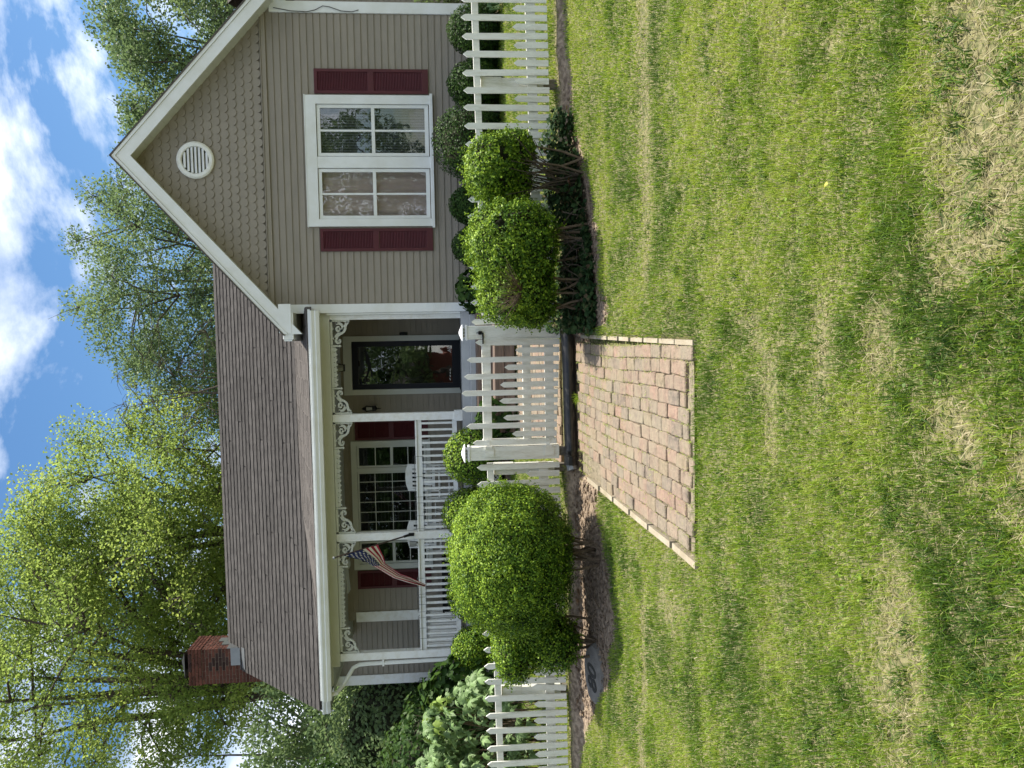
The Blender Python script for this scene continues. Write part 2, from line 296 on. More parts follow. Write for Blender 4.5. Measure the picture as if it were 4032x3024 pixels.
# ---------------------------------------------------------------- brick paths
def brickmesh(sx, sy, sz, seed, mt):
    q = random.Random(seed); bm = bmesh.new(); bmesh.ops.create_cube(bm, size=1)
    for v in bm.verts: v.co = Vector((v.co.x*sx+q.uniform(-.003, .003), v.co.y*sy+q.uniform(-.004, .004), v.co.z*sz+q.uniform(-.002, .002)))
    bmesh.ops.bevel(bm, geom=bm.edges[:], offset=min(.007, sz*.2), segments=1, affect='EDGES'); me = bpy.data.meshes.new('brick'); bm.to_mesh(me); bm.free()
    me.materials.append(MATS[mt]); return me
pb = [brickmesh(.0985, .1965, .056, s, 'path_brick') for s in range(6)]; pbh = [brickmesh(.0985, .0955, .056, s+9, 'path_brick') for s in range(3)]
def brick_path(name, y0, y1, labl):
    root = link(name, mesh(name, [(-.06+0, y0, 0), (0, y0, 0), (0, y0+.01, 0)], [(0, 1, 2)], 'ground'), None, (0, 0, 0))
    # bedding sheet of sandy soil just under the joints
    me = root.data; bm = bmesh.new(); n = 14; rows = []
    for j in range(int((y1-y0)/.1)+1):
        yy = min(y0+j*.1, y1); rows.append([bm.verts.new((xx, yy, float(np.interp(yy, YK, ZK)+.009*xx*float(sstep(2, 8, yy)))-.012+rnd.uniform(-.003, .003)+.055*max(0, float(xyn(np.array(xx), np.array(yy), 2.3, 77.))-.50)*float(sstep(5.2, 7.2, yy)+.8*sstep(-1.1, -1.4, xx)))) for xx in np.linspace(FX0+.02, FX1-.01, n)])
    for j in range(len(rows)-1):
        for i in range(n-1): bm.faces.new((rows[j][i], rows[j][i+1], rows[j+1][i+1], rows[j+1][i]))
    bm.to_mesh(me); bm.free(); me.materials.clear(); me.materials.append(MATS['sand'])
    tag(root, kind='structure'); WL[root] = Vector((0, 0, 0))
    nc = 13
    for i in range(nc):
        x = FX1-.052-i*.1035; off = (i % 2)*.1; yy = y0+.1-off+(rnd.uniform(-.02, .13) if y0 < 6 else rnd.uniform(-.012, .012)); first = True
        while yy < y1+.05:
            half = first and off
            if half: me = rnd.choice(pbh); yc = yy+.05; yn = yy+.1035
            else: me = rnd.choice(pb); yc = yy; yn = yy+.2035
            if half: yn = yy+.2035
            first = False
            skip = (x < -1.2 and yc > 7.0+rnd.uniform(-.3, .3)) if y0 < 6 else False
            if not skip:
                z = float(np.interp(yc, YK, ZK))+.009*x*float(sstep(2, 8, yc))
                o = link('brick', me, root, (x+rnd.uniform(-.003, .003)-.012*math.sin(yc*2.1), yc+rnd.uniform(-.004, .004), z-.022+rnd.uniform(-.008, .007)))
                slope = math.atan2(float(np.interp(yc+.1, YK, ZK)-np.interp(yc-.1, YK, ZK)), .2)
                o.rotation_euler = (slope+rnd.uniform(-.03, .03), rnd.uniform(-.045, .045), rnd.uniform(-.04, .04))
            yy = yn
    return root
mat('sand', (.26, .215, .155), .95, .2, 30, .8, 90, c2=(.12, .105, .065), coord='World')
path1 = brick_path('brick_path', 4.74, 7.88, '')
path2 = brick_path('garden_path', 8.36, 11.0, '')
def strip(x0, y0, x1, y1, n, wd, parent):
    for i in range(n):
        a0, a1 = i/n, (i+1)/n-.012; m = MB(); P = []
        xa, ya, xb, yb = x0+(x1-x0)*a0, y0+(y1-y0)*a0, x0+(x1-x0)*a1, y0+(y1-y0)*a1
        za = float(np.interp(ya, YK, ZK))+.014+rnd.uniform(-.006, .006); zb = float(np.interp(yb, YK, ZK))+.014+rnd.uniform(-.006, .006)
        m.add([(xa-wd/2, ya, za-.09), (xa+wd/2, ya, za-.09), (xb+wd/2, yb, zb-.09), (xb-wd/2, yb, zb-.09), (xa-wd/2, ya, za), (xa+wd/2, ya, za), (xb+wd/2, yb, zb), (xb-wd/2, yb, zb)],
              [(0, 3, 2, 1), (4, 5, 6, 7), (0, 1, 5, 4), (1, 2, 6, 5), (2, 3, 7, 6), (3, 0, 4, 7)]).build('edging_strip', 'edging', parent)
strip(-.065, 4.70, -.02, 7.75, 9, .034, path1); strip(-1.475, 4.64, -1.455, 7.55, 6, .045, path1)

# ---------------------------------------------------------------- the house
house = thing('house', 'taupe sided cottage with white trim, burgundy shutters and a long covered front porch', 'house', (0, 14.5, .8))
GY, BY, LY = 12.45, 14.5, 15.1                            # gable wall, porch back wall, left bay wall
AX, AZ = 2.82, 6.69; GS = .90                             # gable apex and slope
def rects(x0, x1, z0, z1, op):
    zs = sorted({z0, z1, *[z for o in op for z in (o[2], o[3]) if z0 < z < z1]}); r = []
    for a, b in zip(zs, zs[1:]):
        m = (a+b)/2; cur = x0
        for o in sorted(o for o in op if o[2] < m < o[3]):
            if o[0] > cur: r.append((cur, o[0], a, b))
            cur = max(cur, o[1])
        if cur < x1: r.append((cur, x1, a, b))
    return r
BC = {}
def siding(parent, x0, x1, z0, z1, yw, op, pitch=.1016, smax=300):
    """lap siding: every board a part; boards broken by the openings"""
    z = z0
    while z < z1-.02:
        h = min(pitch, z1-z); zm = z+h/2; cur = x0; seg = []
        for o in sorted(o for o in op if o[2]-.01 < zm < o[3]+.01):
            if o[0] > cur+.01: seg.append((cur, o[0]))
            cur = max(cur, o[1])
        if cur < x1-.01: seg.append((cur, x1))
        for a, b in seg:
            k = (round(b-a, 3), round(h, 3))
            if k not in BC:
                l = b-a
                BC[k] = mesh('siding_board', [(-l/2, -.019, 0), (l/2, -.019, 0), (l/2, -.004, h), (-l/2, -.004, h), (-l/2, .001, 0), (l/2, .001, 0), (l/2, .001, h), (-l/2, .001, h)],
                             [(0, 1, 2, 3), (0, 4, 5, 1), (0, 3, 7, 4), (1, 5, 6, 2), (3, 2, 6, 7)], 'siding')
            link('siding_board', BC[k], parent, ((a+b)/2, yw, z))
        z += pitch
# front gable wall
gop = [(1.80, 3.80, 1.90, 3.80)]
w_ = MB()
for r in rects(.47, 5.15, .70, 4.43, gop): w_.box(r[0], r[1], GY+.001, GY+.12, r[2], r[3])
w_.prism([(.47, 4.43), (5.15, 4.43), (2.82, 6.53)], GY+.001, GY+.12)
front = w_.build('front_wall', 'siding', house)
siding(front, .55, 5.08, 1.26, 4.40, GY, gop, .1047)
MB().box(.5, 5.12, GY-.012, GY-.001, .7, 1.277).build('foundation', 'stone', front)
MB().box(.55, 5.08, GY-.032, GY-.001, 4.402, 4.47).box(.55, 5.08, GY-.045, GY-.001, 4.472, 4.487).build('band_board', 'siding', front)
# scalloped shingles of the gable: width .2, exposure .13
def scallop_mesh():
    pts = [(-.0659, .150), (-.0659, .020)]+[(-.0659*math.cos(math.pi*k/12), .020-.060*math.sin(math.pi*k/12)) for k in range(1, 12)]+[(.0659, .020), (.0659, .150)]
    m = MB(); n = len(pts)
    yf = lambda z: -.024+(z+.04)*.115
    V = [(p[0], yf(p[1]), p[1]) for p in pts]+[(p[0], yf(p[1])+.011, p[1]) for p in pts]
    m.add(V, [tuple(range(n))]+[(i, i+n, (i+1) % n+n, (i+1) % n) for i in range(n)])
    me = mesh('scallop_shingle', m.V, m.F, 'scallop'); return me
scm = scallop_mesh(); row = 0; z = 4.535
while z < 6.5:
    hw = (6.50-z)/GS; off = .066 if row % 2 else 0; k = int(hw/.132)+1
    for i in range(-k, k+1):
        x = AX+i*.132+off
        if abs(x-AX)+.03 < hw and not (math.hypot(x-AX, z+.02-5.53) < .20):
            link('scallop_shingle', scm, front, (x, GY-.004, z))
    z += .1285; row += 1
# round louvred vent
vm = MB(); T = [2*math.pi*i/32 for i in range(32)]; prof = [(.285, 0), (.285, .035), (.262, .052), (.215, .055), (.205, .022)]
vm.add([(2.81+r*math.cos(t), GY-.018-d, 5.53+r*math.sin(t)) for r, d in prof for t in T], [(j*32+i, j*32+(i+1) % 32, (j+1)*32+(i+1) % 32, (j+1)*32+i) for j in range(4) for i in range(32)])
vent = vm.build('gable_vent', 'white_paint', house, at=(2.81, GY, 5.245), smooth=False)
MB().add([(2.81+.207*math.cos(t), GY-.030, 5.53+.207*math.sin(t)) for t in T], [tuple(range(32))]).build('vent_backing', 'flat_black', vent)
for i in range(7):
    z0 = 5.53+(i-3)*.056; hh = math.sqrt(max(.205**2-(z0-5.53)**2, .0004))
    MB().add([(2.81-hh, GY-.068, z0-.024), (2.81+hh, GY-.068, z0-.024), (2.81+hh, GY-.036, z0+.018), (2.81-hh, GY-.036, z0+.018), (2.81-hh, GY-.060, z0-.030), (2.81+hh, GY-.060, z0-.030)], [(0, 1, 2, 3), (0, 4, 5, 1)]).build('slat', 'white_paint', vent)
# corner boards
for a, b in ((.408, .549), (5.081, 5.25)):
    MB().box(a, b, GY-.035, GY-.0, 1.22, 4.33 if a > 1 else 4.28).build('corner_board', 'trim_paint', house)
MB().box(.375, .405, GY-.01, GY+.14, 1.46, 3.6).build('corner_board', 'trim_paint', house)
# side walls and the body behind (kept simple: only grazing or outside the frame)
sw = MB().box(.41, .469, GY+.0, BY, .7, 4.2).build('side_wall', 'siding', house)
for k in range(22): MB().add([(.409, GY+.15, 1.47+k*.1016), (.409, BY-.02, 1.47+k*.1016), (.392, BY-.02, 1.47+k*.1016), (.392, GY+.15, 1.47+k*.1016), (.407, GY+.15, 1.57+k*.1016), (.407, BY-.02, 1.57+k*.1016)], [(0, 1, 2, 3), (3, 2, 5, 4), (0, 3, 4), (1, 5, 2)]).build('siding_board', 'siding', sw)
MB().box(5.15, 5.22, GY+.12, 20, .7, 4.4).box(5.15, 9.5, BY, BY+.1, .7, 5.0).box(9.4, 9.5, BY+.1, 20, .7, 5).box(-6.95, 9.5, 20, 20.1, .7, 4.3).box(-6.95, -6.88, LY+.1, 20, .7, 4.6).build('side_wall', 'siding', house)
# right wing siding behind the gable
wing = MB().box(5.26, 9.3, BY-.05, BY-.001, .8, 4.6).build('wing_wall', 'siding', house); siding(wing, 5.26, 9.3, 1.3, 4.6, BY-.05, [])
# porch back wall
pop = [(-.97, -.06, 1.50, 3.49), (-4.30, -2.03, 2.18, 3.45)]
w_ = MB()
for r in rects(-5.40, .41, .70, 4.0, pop): w_.box(r[0], r[1], BY+.001, BY+.1, r[2], r[3])
pw = w_.box(-5.40, -5.33, BY+.1, LY, .7, 4.2).build('porch_wall', 'siding', house)
siding(pw, -5.24, .40, 1.47, 3.72, BY, pop)
MB().box(-5.407, -5.24, BY-.03, BY, 1.46, 3.55).box(-5.43, -5.407, BY-.03, BY+.12, 1.46, 3.55).build('corner_board', 'white_paint', house)
lw = MB().box(-6.9, -5.40, LY+.001, LY+.1, .7, 4.3).build('bay_wall', 'siding', house)
siding(lw, -6.75, -5.40, 1.1, 4.25, LY, [])
MB().box(-6.945, -6.75, LY-.03, LY, .9, 4.25).build('corner_board', 'white_paint', house)
# porch floor, ceiling, beam, skirt
MB().box(-5.45, .405, 12.46, LY, 1.34, 1.458).build('porch_floor', 'porch_paint', house)
MB().box(-5.47, .405, 12.44, 12.458, 1.325, 1.452).build('floor_fascia', 'porch_paint', house)
MB().box(-5.42, .405, 12.56, BY-.01, 3.70, 3.73).box(-5.9, -5.42, 12.56, LY, 3.70, 3.73).build('porch_ceiling', 'cream_trim', house)
beam = MB().box(-5.43, .405, 12.50, 12.64, 3.57, 3.735).build('porch_beam', 'cream_trim', house)
sk = MB().box(-5.40, -1.45, 12.56, 12.60, 1.20, 1.32).build('porch_skirt', 'white_paint', house)
for k in range(2): MB().box(-5.42, -1.42, 12.535, 12.559, 1.205+k*.06, 1.255+k*.06).build('skirt_board', 'white_paint', sk)
lt = MB()
for k in range(-3, 60):
    for s in (1, -1):
        xa = -5.4+k*.07; xb = xa+s*.35
        if -5.45 < xa < -1.5 and -5.45 < xb < -1.5: y_ = 12.56 if s > 0 else 12.566; lt.add([(xa-.016, y_, .86), (xa+.016, y_, .86), (xb+.016, y_, 1.20), (xb-.016, y_, 1.20), (xa-.016, y_+.005, .86), (xa+.016, y_+.005, .86), (xb+.016, y_+.005, 1.20), (xb-.016, y_+.005, 1.20)], [(0, 1, 2, 3), (7, 6, 5, 4), (0, 3, 7, 4), (1, 5, 6, 2)])
lt.build('lattice', 'white_paint', house)
MB().box(-5.38, .4, 12.75, 12.8, .7, 1.33).build('crawl_wall', 'flat_black', house)
# posts
for x in (-1.297, -3.27, -5.285):
    p = MB().box(x-.063, x+.063, 12.505, 12.63, 1.46, 3.568, bev=.004).build('porch_post', 'white_paint', house)
    MB().box(x-.085, x+.085, 12.483, 12.652, 1.459, 1.60, bev=.004).build('post_base', 'white_paint', p)
MB().box(.30, .372, 12.51, 12.62, 1.46, 3.568).build('porch_post', 'white_paint', house)
# railings
def railing(x0, x1, y, n):
    r = MB().box(x0, x1, y-.045, y+.045, 2.215, 2.245, bev=.004).box(x0, x1, y-.02, y+.02, 2.14, 2.213).build('railing', 'white_paint', house)
    MB().box(x0, x1, y-.022, y+.022, 1.56, 1.635).build('bottom_rail', 'white_paint', r)
    bm_ = mesh('baluster', *boxvf(.034, .034, .503), 'white_paint')
    for i in range(n): link('baluster', bm_, r, (x0+(x1-x0)*(i+.5)/n, y, 1.636))
    return r
def boxvf(sx, sy, sz):
    q = MB().box(-sx/2, sx/2, -sy/2, sy/2, 0, sz); return q.V, q.F
ra1 = railing(-3.205, -1.362, 12.566, 17); ra2 = railing(-5.22, -3.335, 12.566, 18)
r = MB().box(-5.33, -5.24, 12.64, 15.07, 2.215, 2.245).box(-5.305, -5.265, 12.64, 15.07, 2.14, 2.213).build('railing', 'white_paint', house)
MB().box(-5.307, -5.263, 12.64, 15.07, 1.56, 1.635).build('bottom_rail', 'white_paint', r); bm_ = mesh('baluster', *boxvf(.034, .034, .503), 'white_paint')
for i in range(21): link('baluster', bm_, r, (-5.285, 12.72+i*.112, 1.636))
# gingerbread: brackets and sawtooth friezes
def ribbon(m, pts, wd, y0, y1):
    n = len(pts); Lf = []; Rt = []
    for i in range(n):
        a = pts[max(i-1, 0)]; b = pts[min(i+1, n-1)]; dx, dz = b[0]-a[0], b[1]-a[1]; l = math.hypot(dx, dz) or 1; ww = (wd[i] if isinstance(wd, list) else wd)/2
        Lf.append((pts[i][0]-dz/l*ww, pts[i][1]+dx/l*ww)); Rt.append((pts[i][0]+dz/l*ww, pts[i][1]-dx/l*ww))
    V = [(p[0], y0, p[1]) for p in Lf]+[(p[0], y0, p[1]) for p in Rt]+[(p[0], y1, p[1]) for p in Lf]+[(p[0], y1, p[1]) for p in Rt]; Fa = []
    for i in range(n-1): Fa += [(i, i+1, n+i+1, n+i), (2*n+i, 3*n+i, 3*n+i+1, 2*n+i+1), (i, 2*n+i, 2*n+i+1, i+1), (n+i, n+i+1, 3*n+i+1, 3*n+i)]
    Fa += [(0, n, 3*n, 2*n), (n-1, 3*n-1, 4*n-1, 2*n-1)]
    m.add(V, Fa)
def bracket(x, s):
    """scroll bracket below the beam; s=+1 opens towards +x from the post"""
    ya, yb = 12.53, 12.562; z = 3.565; m = MB()
    def q(p): return [(x+s*a, z-b) for a, b in p]
    m.box(x, x+s*.40, ya-.002, yb+.002, z-.035, z); m.box(x, x+s*.028, ya-.002, yb+.002, z-.31, z)
    m.add([(x, ya, z-.31), (x+s*.028, ya, z-.31), (x+s*.05, ya, z-.27), (x+s*.028, ya, z-.2), (x, yb, z-.31), (x+s*.028, yb, z-.31), (x+s*.05, yb, z-.27), (x+s*.028, yb, z-.2)], [(0, 1, 2, 3), (7, 6, 5, 4), (1, 5, 6, 2), (2, 6, 7, 3), (0, 4, 5, 1)])
    # spiral near the corner
    sp = [(.135+(.085-.0095*t)*math.cos(t*1.0+2.6), .135-(.085-.0095*t)*math.sin(t*1.0+2.6)) for t in np.linspace(0, 7.6, 40)]
    ribbon(m, q(sp), [.046-.020*i/39 for i in range(40)], ya, yb)
    # long S from the post foot to the beam
    S = [(.035, .285), (.075, .25), (.125, .235), (.175, .215), (.205, .18), (.225, .14), (.255, .105), (.30, .085), (.345, .09), (.372, .115), (.362, .145), (.335, .15), (.325, .13)]
    P = []
    for i in range(len(S)-1):
        for k in range(4): t = k/4; P.append((S[i][0]*(1-t)+S[i+1][0]*t, S[i][1]*(1-t)+S[i+1][1]*t))
    P.append(S[-1]); ribbon(m, q(P), [.058 if 8 < i < 30 else .044 for i in range(len(P))], ya, yb)
    ribbon(m, q([(.19, .19), (.16, .17), (.14, .14)]), .03, ya, yb); ribbon(m, q([(.30, .08), (.30, .03)]), .03, ya, yb); ribbon(m, q([(.14, .05), (.14, .02)]), .03, ya, yb); ribbon(m, q([(.03, .10), (.06, .11)]), .03, ya, yb)
    m.build('scroll_bracket', 'cream_trim', beam)
def frieze(xa, xb):
    z = 3.565; y0, y1 = 12.535, 12.558; m = MB(); n = round((xb-xa)/.0795); p = (xb-xa)/n; m.box(xa, xb, y0, y1, z-.045, z)
    for i in range(n):
        c = xa+(i+.5)*p
        m.prism([(c-p*.40, z-.046), (c-p*.5, z-.066), (c, z-.105), (c+p*.5, z-.066), (c+p*.40, z-.046)], y0, y1)
        m.prism([(c-p*.5-.008, z-.068), (c-p*.5+.008, z-.068), (c-p*.5+.004, z-.092), (c-p*.5-.004, z-.092)], y0+.002, y1-.002) if i else 0
    for c in (xa-.018, xb+.018):
        m.box(c-.014, c+.014, y0-.006, y1+.006, z-.13, z); m.prism([(c-.008, z-.13), (c-.022, z-.145), (c, z-.175), (c+.022, z-.145), (c+.008, z-.13)], y0, y1)
    m.build('sawtooth_trim', 'cream_trim', beam)
for a, b in ((-1.232, .30), (-3.205, -1.362), (-5.22, -3.335)):
    bracket(a, 1); bracket(b, -1); frieze(a+.44, b-.44)

# ------------------------------------------------ roofs
KM = (6.68-4.3)/(17-14.6)
def zm(y): return 4.3+KM*(y-14.6)
RX = -7.18; break_pts = [(RX, 14.6), (-6.2, 14.6), (-5.0, 14.64), (-4.33, 14.72), (-3.29, 14.87), (-2.1, 14.9), (.5, 14.92)]
mr = MB(); n_ = len(break_pts)
bl = [(x, y, zm(y)) for x, y in break_pts]; tl = [(x, 17.0, 6.68) for x, y in break_pts]
V = bl+tl+[(5.9, 14.92, zm(14.92)), (5.9, 17, 6.68)]; ix = n_-1
Fa = [(i, i+1, n_+i+1, n_+i) for i in range(n_-1)]+[(ix, 2*n_, 2*n_+1, n_+ix)]
V2 = [(v[0], v[1], v[2]-.14) for v in V]; k = len(V)
outer = list(range(n_))+[2*n_, 2*n_+1]+list(range(2*n_-1, n_-1, -1))
mr.add(V+V2, Fa+[tuple(i+k for i in reversed(f)) for f in Fa]+[(a, a+k, b+k, b) for a, b in zip(outer, outer[1:]+outer[:1])])
mr.add([(RX, 17, 6.68), (5.9, 17, 6.68), (5.9, 21, 3.9), (RX, 21, 3.9), (RX, 17, 6.54), (5.9, 17, 6.54), (5.9, 21, 3.76), (RX, 21, 3.76)], [(0, 1, 2, 3), (7, 6, 5, 4), (0, 3, 7, 4), (2, 6, 7, 3), (1, 5, 6, 2)])
roof = mr.build('main_roof', 'felt_shadow_band', house)
# laminated shingles: four variants with raised tabs
def shmesh(seed, ln=.94):
    q = random.Random(seed); m = MB(); m.box(0, ln-.001, .0, .142, 0, .004, 1)  # dark base below the tabs: course shadow line coloured in, like a printed band
    x = .0; lo = q.random() < .5
    while x < ln-.03:
        x1 = min(x+(q.uniform(.12, .26) if lo else q.uniform(.09, .20)), ln-.004); m.box(x, x1, .012 if lo else .030, .140, .004, .015 if lo else .013, 0); x = x1; lo = not lo
    return mesh('shingle', m.V, m.F, 'shingle', mats=['shingle', 'felt_shadow_band'], fm=m.M)
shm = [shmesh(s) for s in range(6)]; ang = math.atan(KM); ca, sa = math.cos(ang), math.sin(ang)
yb_ = lambda x: float(np.interp(x, [p[0] for p in break_pts], [p[1] for p in break_pts]))
EXPO = .137; nrow = int((17-14.6)/ca/EXPO); cnt = 0
for r_ in range(nrow+1):
    yr = 14.6-.015+r_*EXPO*ca; x = RX-.02-rnd.uniform(0, .0)
    sh = rnd.choice((.0, .15, .31, .47, .62, .78)); x = RX-.015; first = True
    xmax = min(AX-(AZ-zm(yr))/GS+.35, 2.9)
    while x < xmax:
        me = rnd.choice(shm); ln = .94
        if first: # cut the first one with a shorter scale
            ln = .94-sh if sh < .7 else .35
        first = False
        if yr > yb_(x+.3)-.12:
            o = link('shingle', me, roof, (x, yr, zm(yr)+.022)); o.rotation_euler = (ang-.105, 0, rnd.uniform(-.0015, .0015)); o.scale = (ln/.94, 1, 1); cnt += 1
        x += ln
print('shingles', cnt)
MB().add([(6.86, 14.2, 4.45), (9.6, 14.2, 4.45), (9.6, 16.4, 6.02), (6.86, 16.4, 6.02), (6.86, 20, 4), (9.6, 20, 4)], [(0, 1, 2, 3), (3, 2, 5, 4)]).build('wing_roof', 'shingle_fine', house)
# ridge caps
rc = mesh('ridge_cap', [(0, -.13, -.128), (.3, -.13, -.128), (.3, 0, .012), (0, 0, .012), (0, .13, -.128), (.3, .13, -.128)], [(0, 1, 2, 3), (3, 2, 5, 4)], 'shingle')
for i in range(60):
    if RX+i*.165 < 2.2: o = link('ridge_cap', rc, roof, (RX+i*.165, 17, 6.685)); o.rotation_euler = (0, R(1.5), 0)
# white drip edge on the left rake
MB().add([(RX-.02, 14.56, zm(14.56)+.0), (RX-.02, 17, 6.67), (RX-.02, 17, 6.45), (RX-.02, 14.56, zm(14.56)-.22), (RX, 14.56, zm(14.56)), (RX, 17, 6.67), (RX, 17, 6.45), (RX, 14.56, zm(14.56)-.22)], [(0, 1, 2, 3), (7, 6, 5, 4), (0, 4, 5, 1), (0, 3, 7, 4)]).build('rake_board', 'trim_paint', house)
# porch roof
ZE = 3.80; pr = MB(); ex = [-5.78, -5.78, -5.0, -4.33, -3.29, -2.1, .5]
pts_b = [(-5.78, 14.6, zm(14.6)-.0)]+[(x, y, zm(y)) for x, y in break_pts[2:]]; exs = [-5.78]+[p[0] for p in break_pts[2:]]
ezs = [ZE-.0+.0+(x+5.78)*.004 for x in exs]; n = len(exs)
Vt = [(x, 12.10, z+.03) for x, z in zip(exs, ezs)]+[(p[0], p[1]+.01, p[2]+.012) for p in pts_b]
Vb = [(x, y, z-.08) for x, y, z in Vt]
Fa = [(i, i+1, n+i+1, n+i) for i in range(n-1)]
pr.add(Vt+Vb, Fa+[tuple(j+2*n for j in reversed(f)) for f in Fa]+[(0, n, 3*n, 2*n), (n-1, 3*n-1, 4*n-1, 2*n-1)]+[(i, 2*n+i, 2*n+i+1, i+1) for i in range(n-1)])
proof = pr.build('porch_roof', 'shingle_fine', house)
# far foreshortened courses: joined geometry
st = MB(); rows_ = 20
for j in range(rows_):
    t0, t1 = j/rows_, (j+1.18)/rows_; t1 = min(t1, 1)
    for i in range(n-1):
        nseg = max(1, round((exs[i+1]-exs[i])/.3))
        for q in range(nseg):
            a, b = (q+.0)/nseg, (q+rnd.uniform(.8, 1.0))/nseg
            def pt(s_, t_, dz):
                A = Vector(Vt[i]).lerp(Vector(Vt[i+1]), s_); B = Vector(Vt[n+i]).lerp(Vector(Vt[n+i+1]), s_); p = A.lerp(B, t_); p.z += dz; return p
            h = rnd.choice((.005, .007, .009)); st.add([pt(a, t0, -.004), pt(b, t0, -.004), pt(b, t1, -.004), pt(a, t1, -.004), pt(a, t0, h), pt(b, t0, h), pt(b, t1, .004), pt(a, t1, .004)], [(0, 3, 2, 1), (4, 5, 6, 7), (0, 1, 5, 4), (1, 2, 6, 5), (2, 3, 7, 6), (3, 0, 4, 7)])
o = st.build('shingle_courses', 'shingle_fine', house); o['kind'] = 'stuff'
MB().box(-5.80, .46, 12.085, 12.10, 3.80, 3.835).build('drip_edge', 'trim_paint', house)
# gutters: K profile along x
def gutter(xa, xb, y, z, name='gutter', h=.115):
    pf = [(y, z), (y, z-h), (y-.075, z-h), (y-.10, z-h*.62), (y-.095, z-h*.5), (y-.118, z-h*.18), (y-.118, z), (y-.108, z), (y-.108, z-h*.15), (y-.01, z-h*.15), (y-.01, z)]
    m = MB(); k = len(pf)
    m.add([(xa, p[0], p[1]) for p in pf]+[(xb, p[0], p[1]) for p in pf], [(i, (i+1) % k, (i+1) % k+k, i+k) for i in range(k)]+[(0, 1, 2, 3, 4, 5, 6, 7, 8, 9, 10), (21, 20, 19, 18, 17, 16, 15, 14, 13, 12, 11)])
    return m.build(name, 'trim_paint', house)
gutter(-5.80, .44, 12.16, 3.795, h=.135); gutter(-7.22, -5.7, 14.60, 4.25, h=.15)
MB().box(-5.78, .41, 12.16, 12.50, 3.715, 3.735).box(-5.78, -5.44, 12.5, 14.5, 3.715, 3.735).build('soffit', 'cream_trim', house)
MB().box(-5.80, -5.78, 12.12, 14.6, 3.70, 3.82).build('side_fascia', 'gray_metal', house)
MB().box(-7.15, -5.45, 14.61, LY, 4.10, 4.12).build('soffit', 'cream_trim', house)
# downspout by the left post
ds = MB().tube([(-5.76, 12.2, 3.70), (-5.755, 12.25, 3.60), (-5.70, 12.38, 3.52), (-5.46, 12.50, 3.36), (-5.42, 12.52, 3.26), (-5.415, 12.53, 3.1), (-5.405, 12.55, .95)], .034, 8).build('downspout', 'trim_paint', house)
for z in (2.85, 1.75): MB().box(-5.46, -5.35, 12.50, 12.545, z, z+.03).build('strap', 'trim_paint', ds)
# gable roof, rakes, soffit, return
gm = MB()
for s in (-1, 1):
    ex_ = AX+s*2.76 if s < 0 else AX+2.85
    e = (ex_, AZ-GS*abs(ex_-AX)); yb = 17.3
    P = [(AX, 12.125, AZ+.02), (ex_, 12.125, e[1]+.02), (ex_, yb, e[1]+.02), (AX, yb, AZ+.02)]
    gm.add(P+[(p[0], p[1], p[2]-.03) for p in P], [(0, 1, 2, 3), (7, 6, 5, 4), (0, 4, 5, 1), (1, 5, 6, 2), (2, 6, 7, 3)])
groof = gm.build('gable_roof', 'shingle_fine', house)
for s in (-1, 1):
    x1 = AX+s*(2.74 if s < 0 else 2.83); m = MB(); zt = lambda x, d: AZ-GS*abs(x-AX)-d
    # fascia board and a thinner crown strip above it
    a, b = (AX, x1)
    m.prism([(a, zt(a, .072)), (b, zt(b, .072)), (b, zt(b, .285)), (a, zt(a, .285))], 12.15, 12.172)
    m.build('rake_board', 'trim_paint', house)
    MB().prism([(a, zt(a, .0)), (b, zt(b, .0)), (b, zt(b, .068)), (a, zt(a, .068))], 12.135, 12.171).build('rake_crown', 'trim_paint', house)
    # soffit boards
    nseg = 26
    for i in range(nseg):
        t0, t1 = i/nseg, (i+.97)/nseg; xa = AX+(x1-AX)*t0; xb = AX+(x1-AX)*t1
        MB().prism([(xa, zt(xa, .255)), (xb, zt(xb, .255)), (xb, zt(xb, .243)), (xa, zt(xa, .243))], 12.173, 12.44).build('soffit_panel', 'cream_trim', house)
MB().box(.00, .42, 12.16, 12.44, 4.07, 4.235, bev=.006).box(.10, .55, 12.145, 12.16, 4.10, 4.29).build('eave_return', 'trim_paint', house)
MB().box(-.03, .085, 12.18, 14.9, 4.10, 4.22).build('side_gutter', 'trim_paint', house)
MB().box(.09, .41, 12.45, 14.9, 4.08, 4.1).build('side_soffit', 'cream_trim', house)
MB().box(5.25, 5.6, 12.16, 12.44, 4.07, 4.30, bev=.006).build('eave_return', 'trim_paint', house)
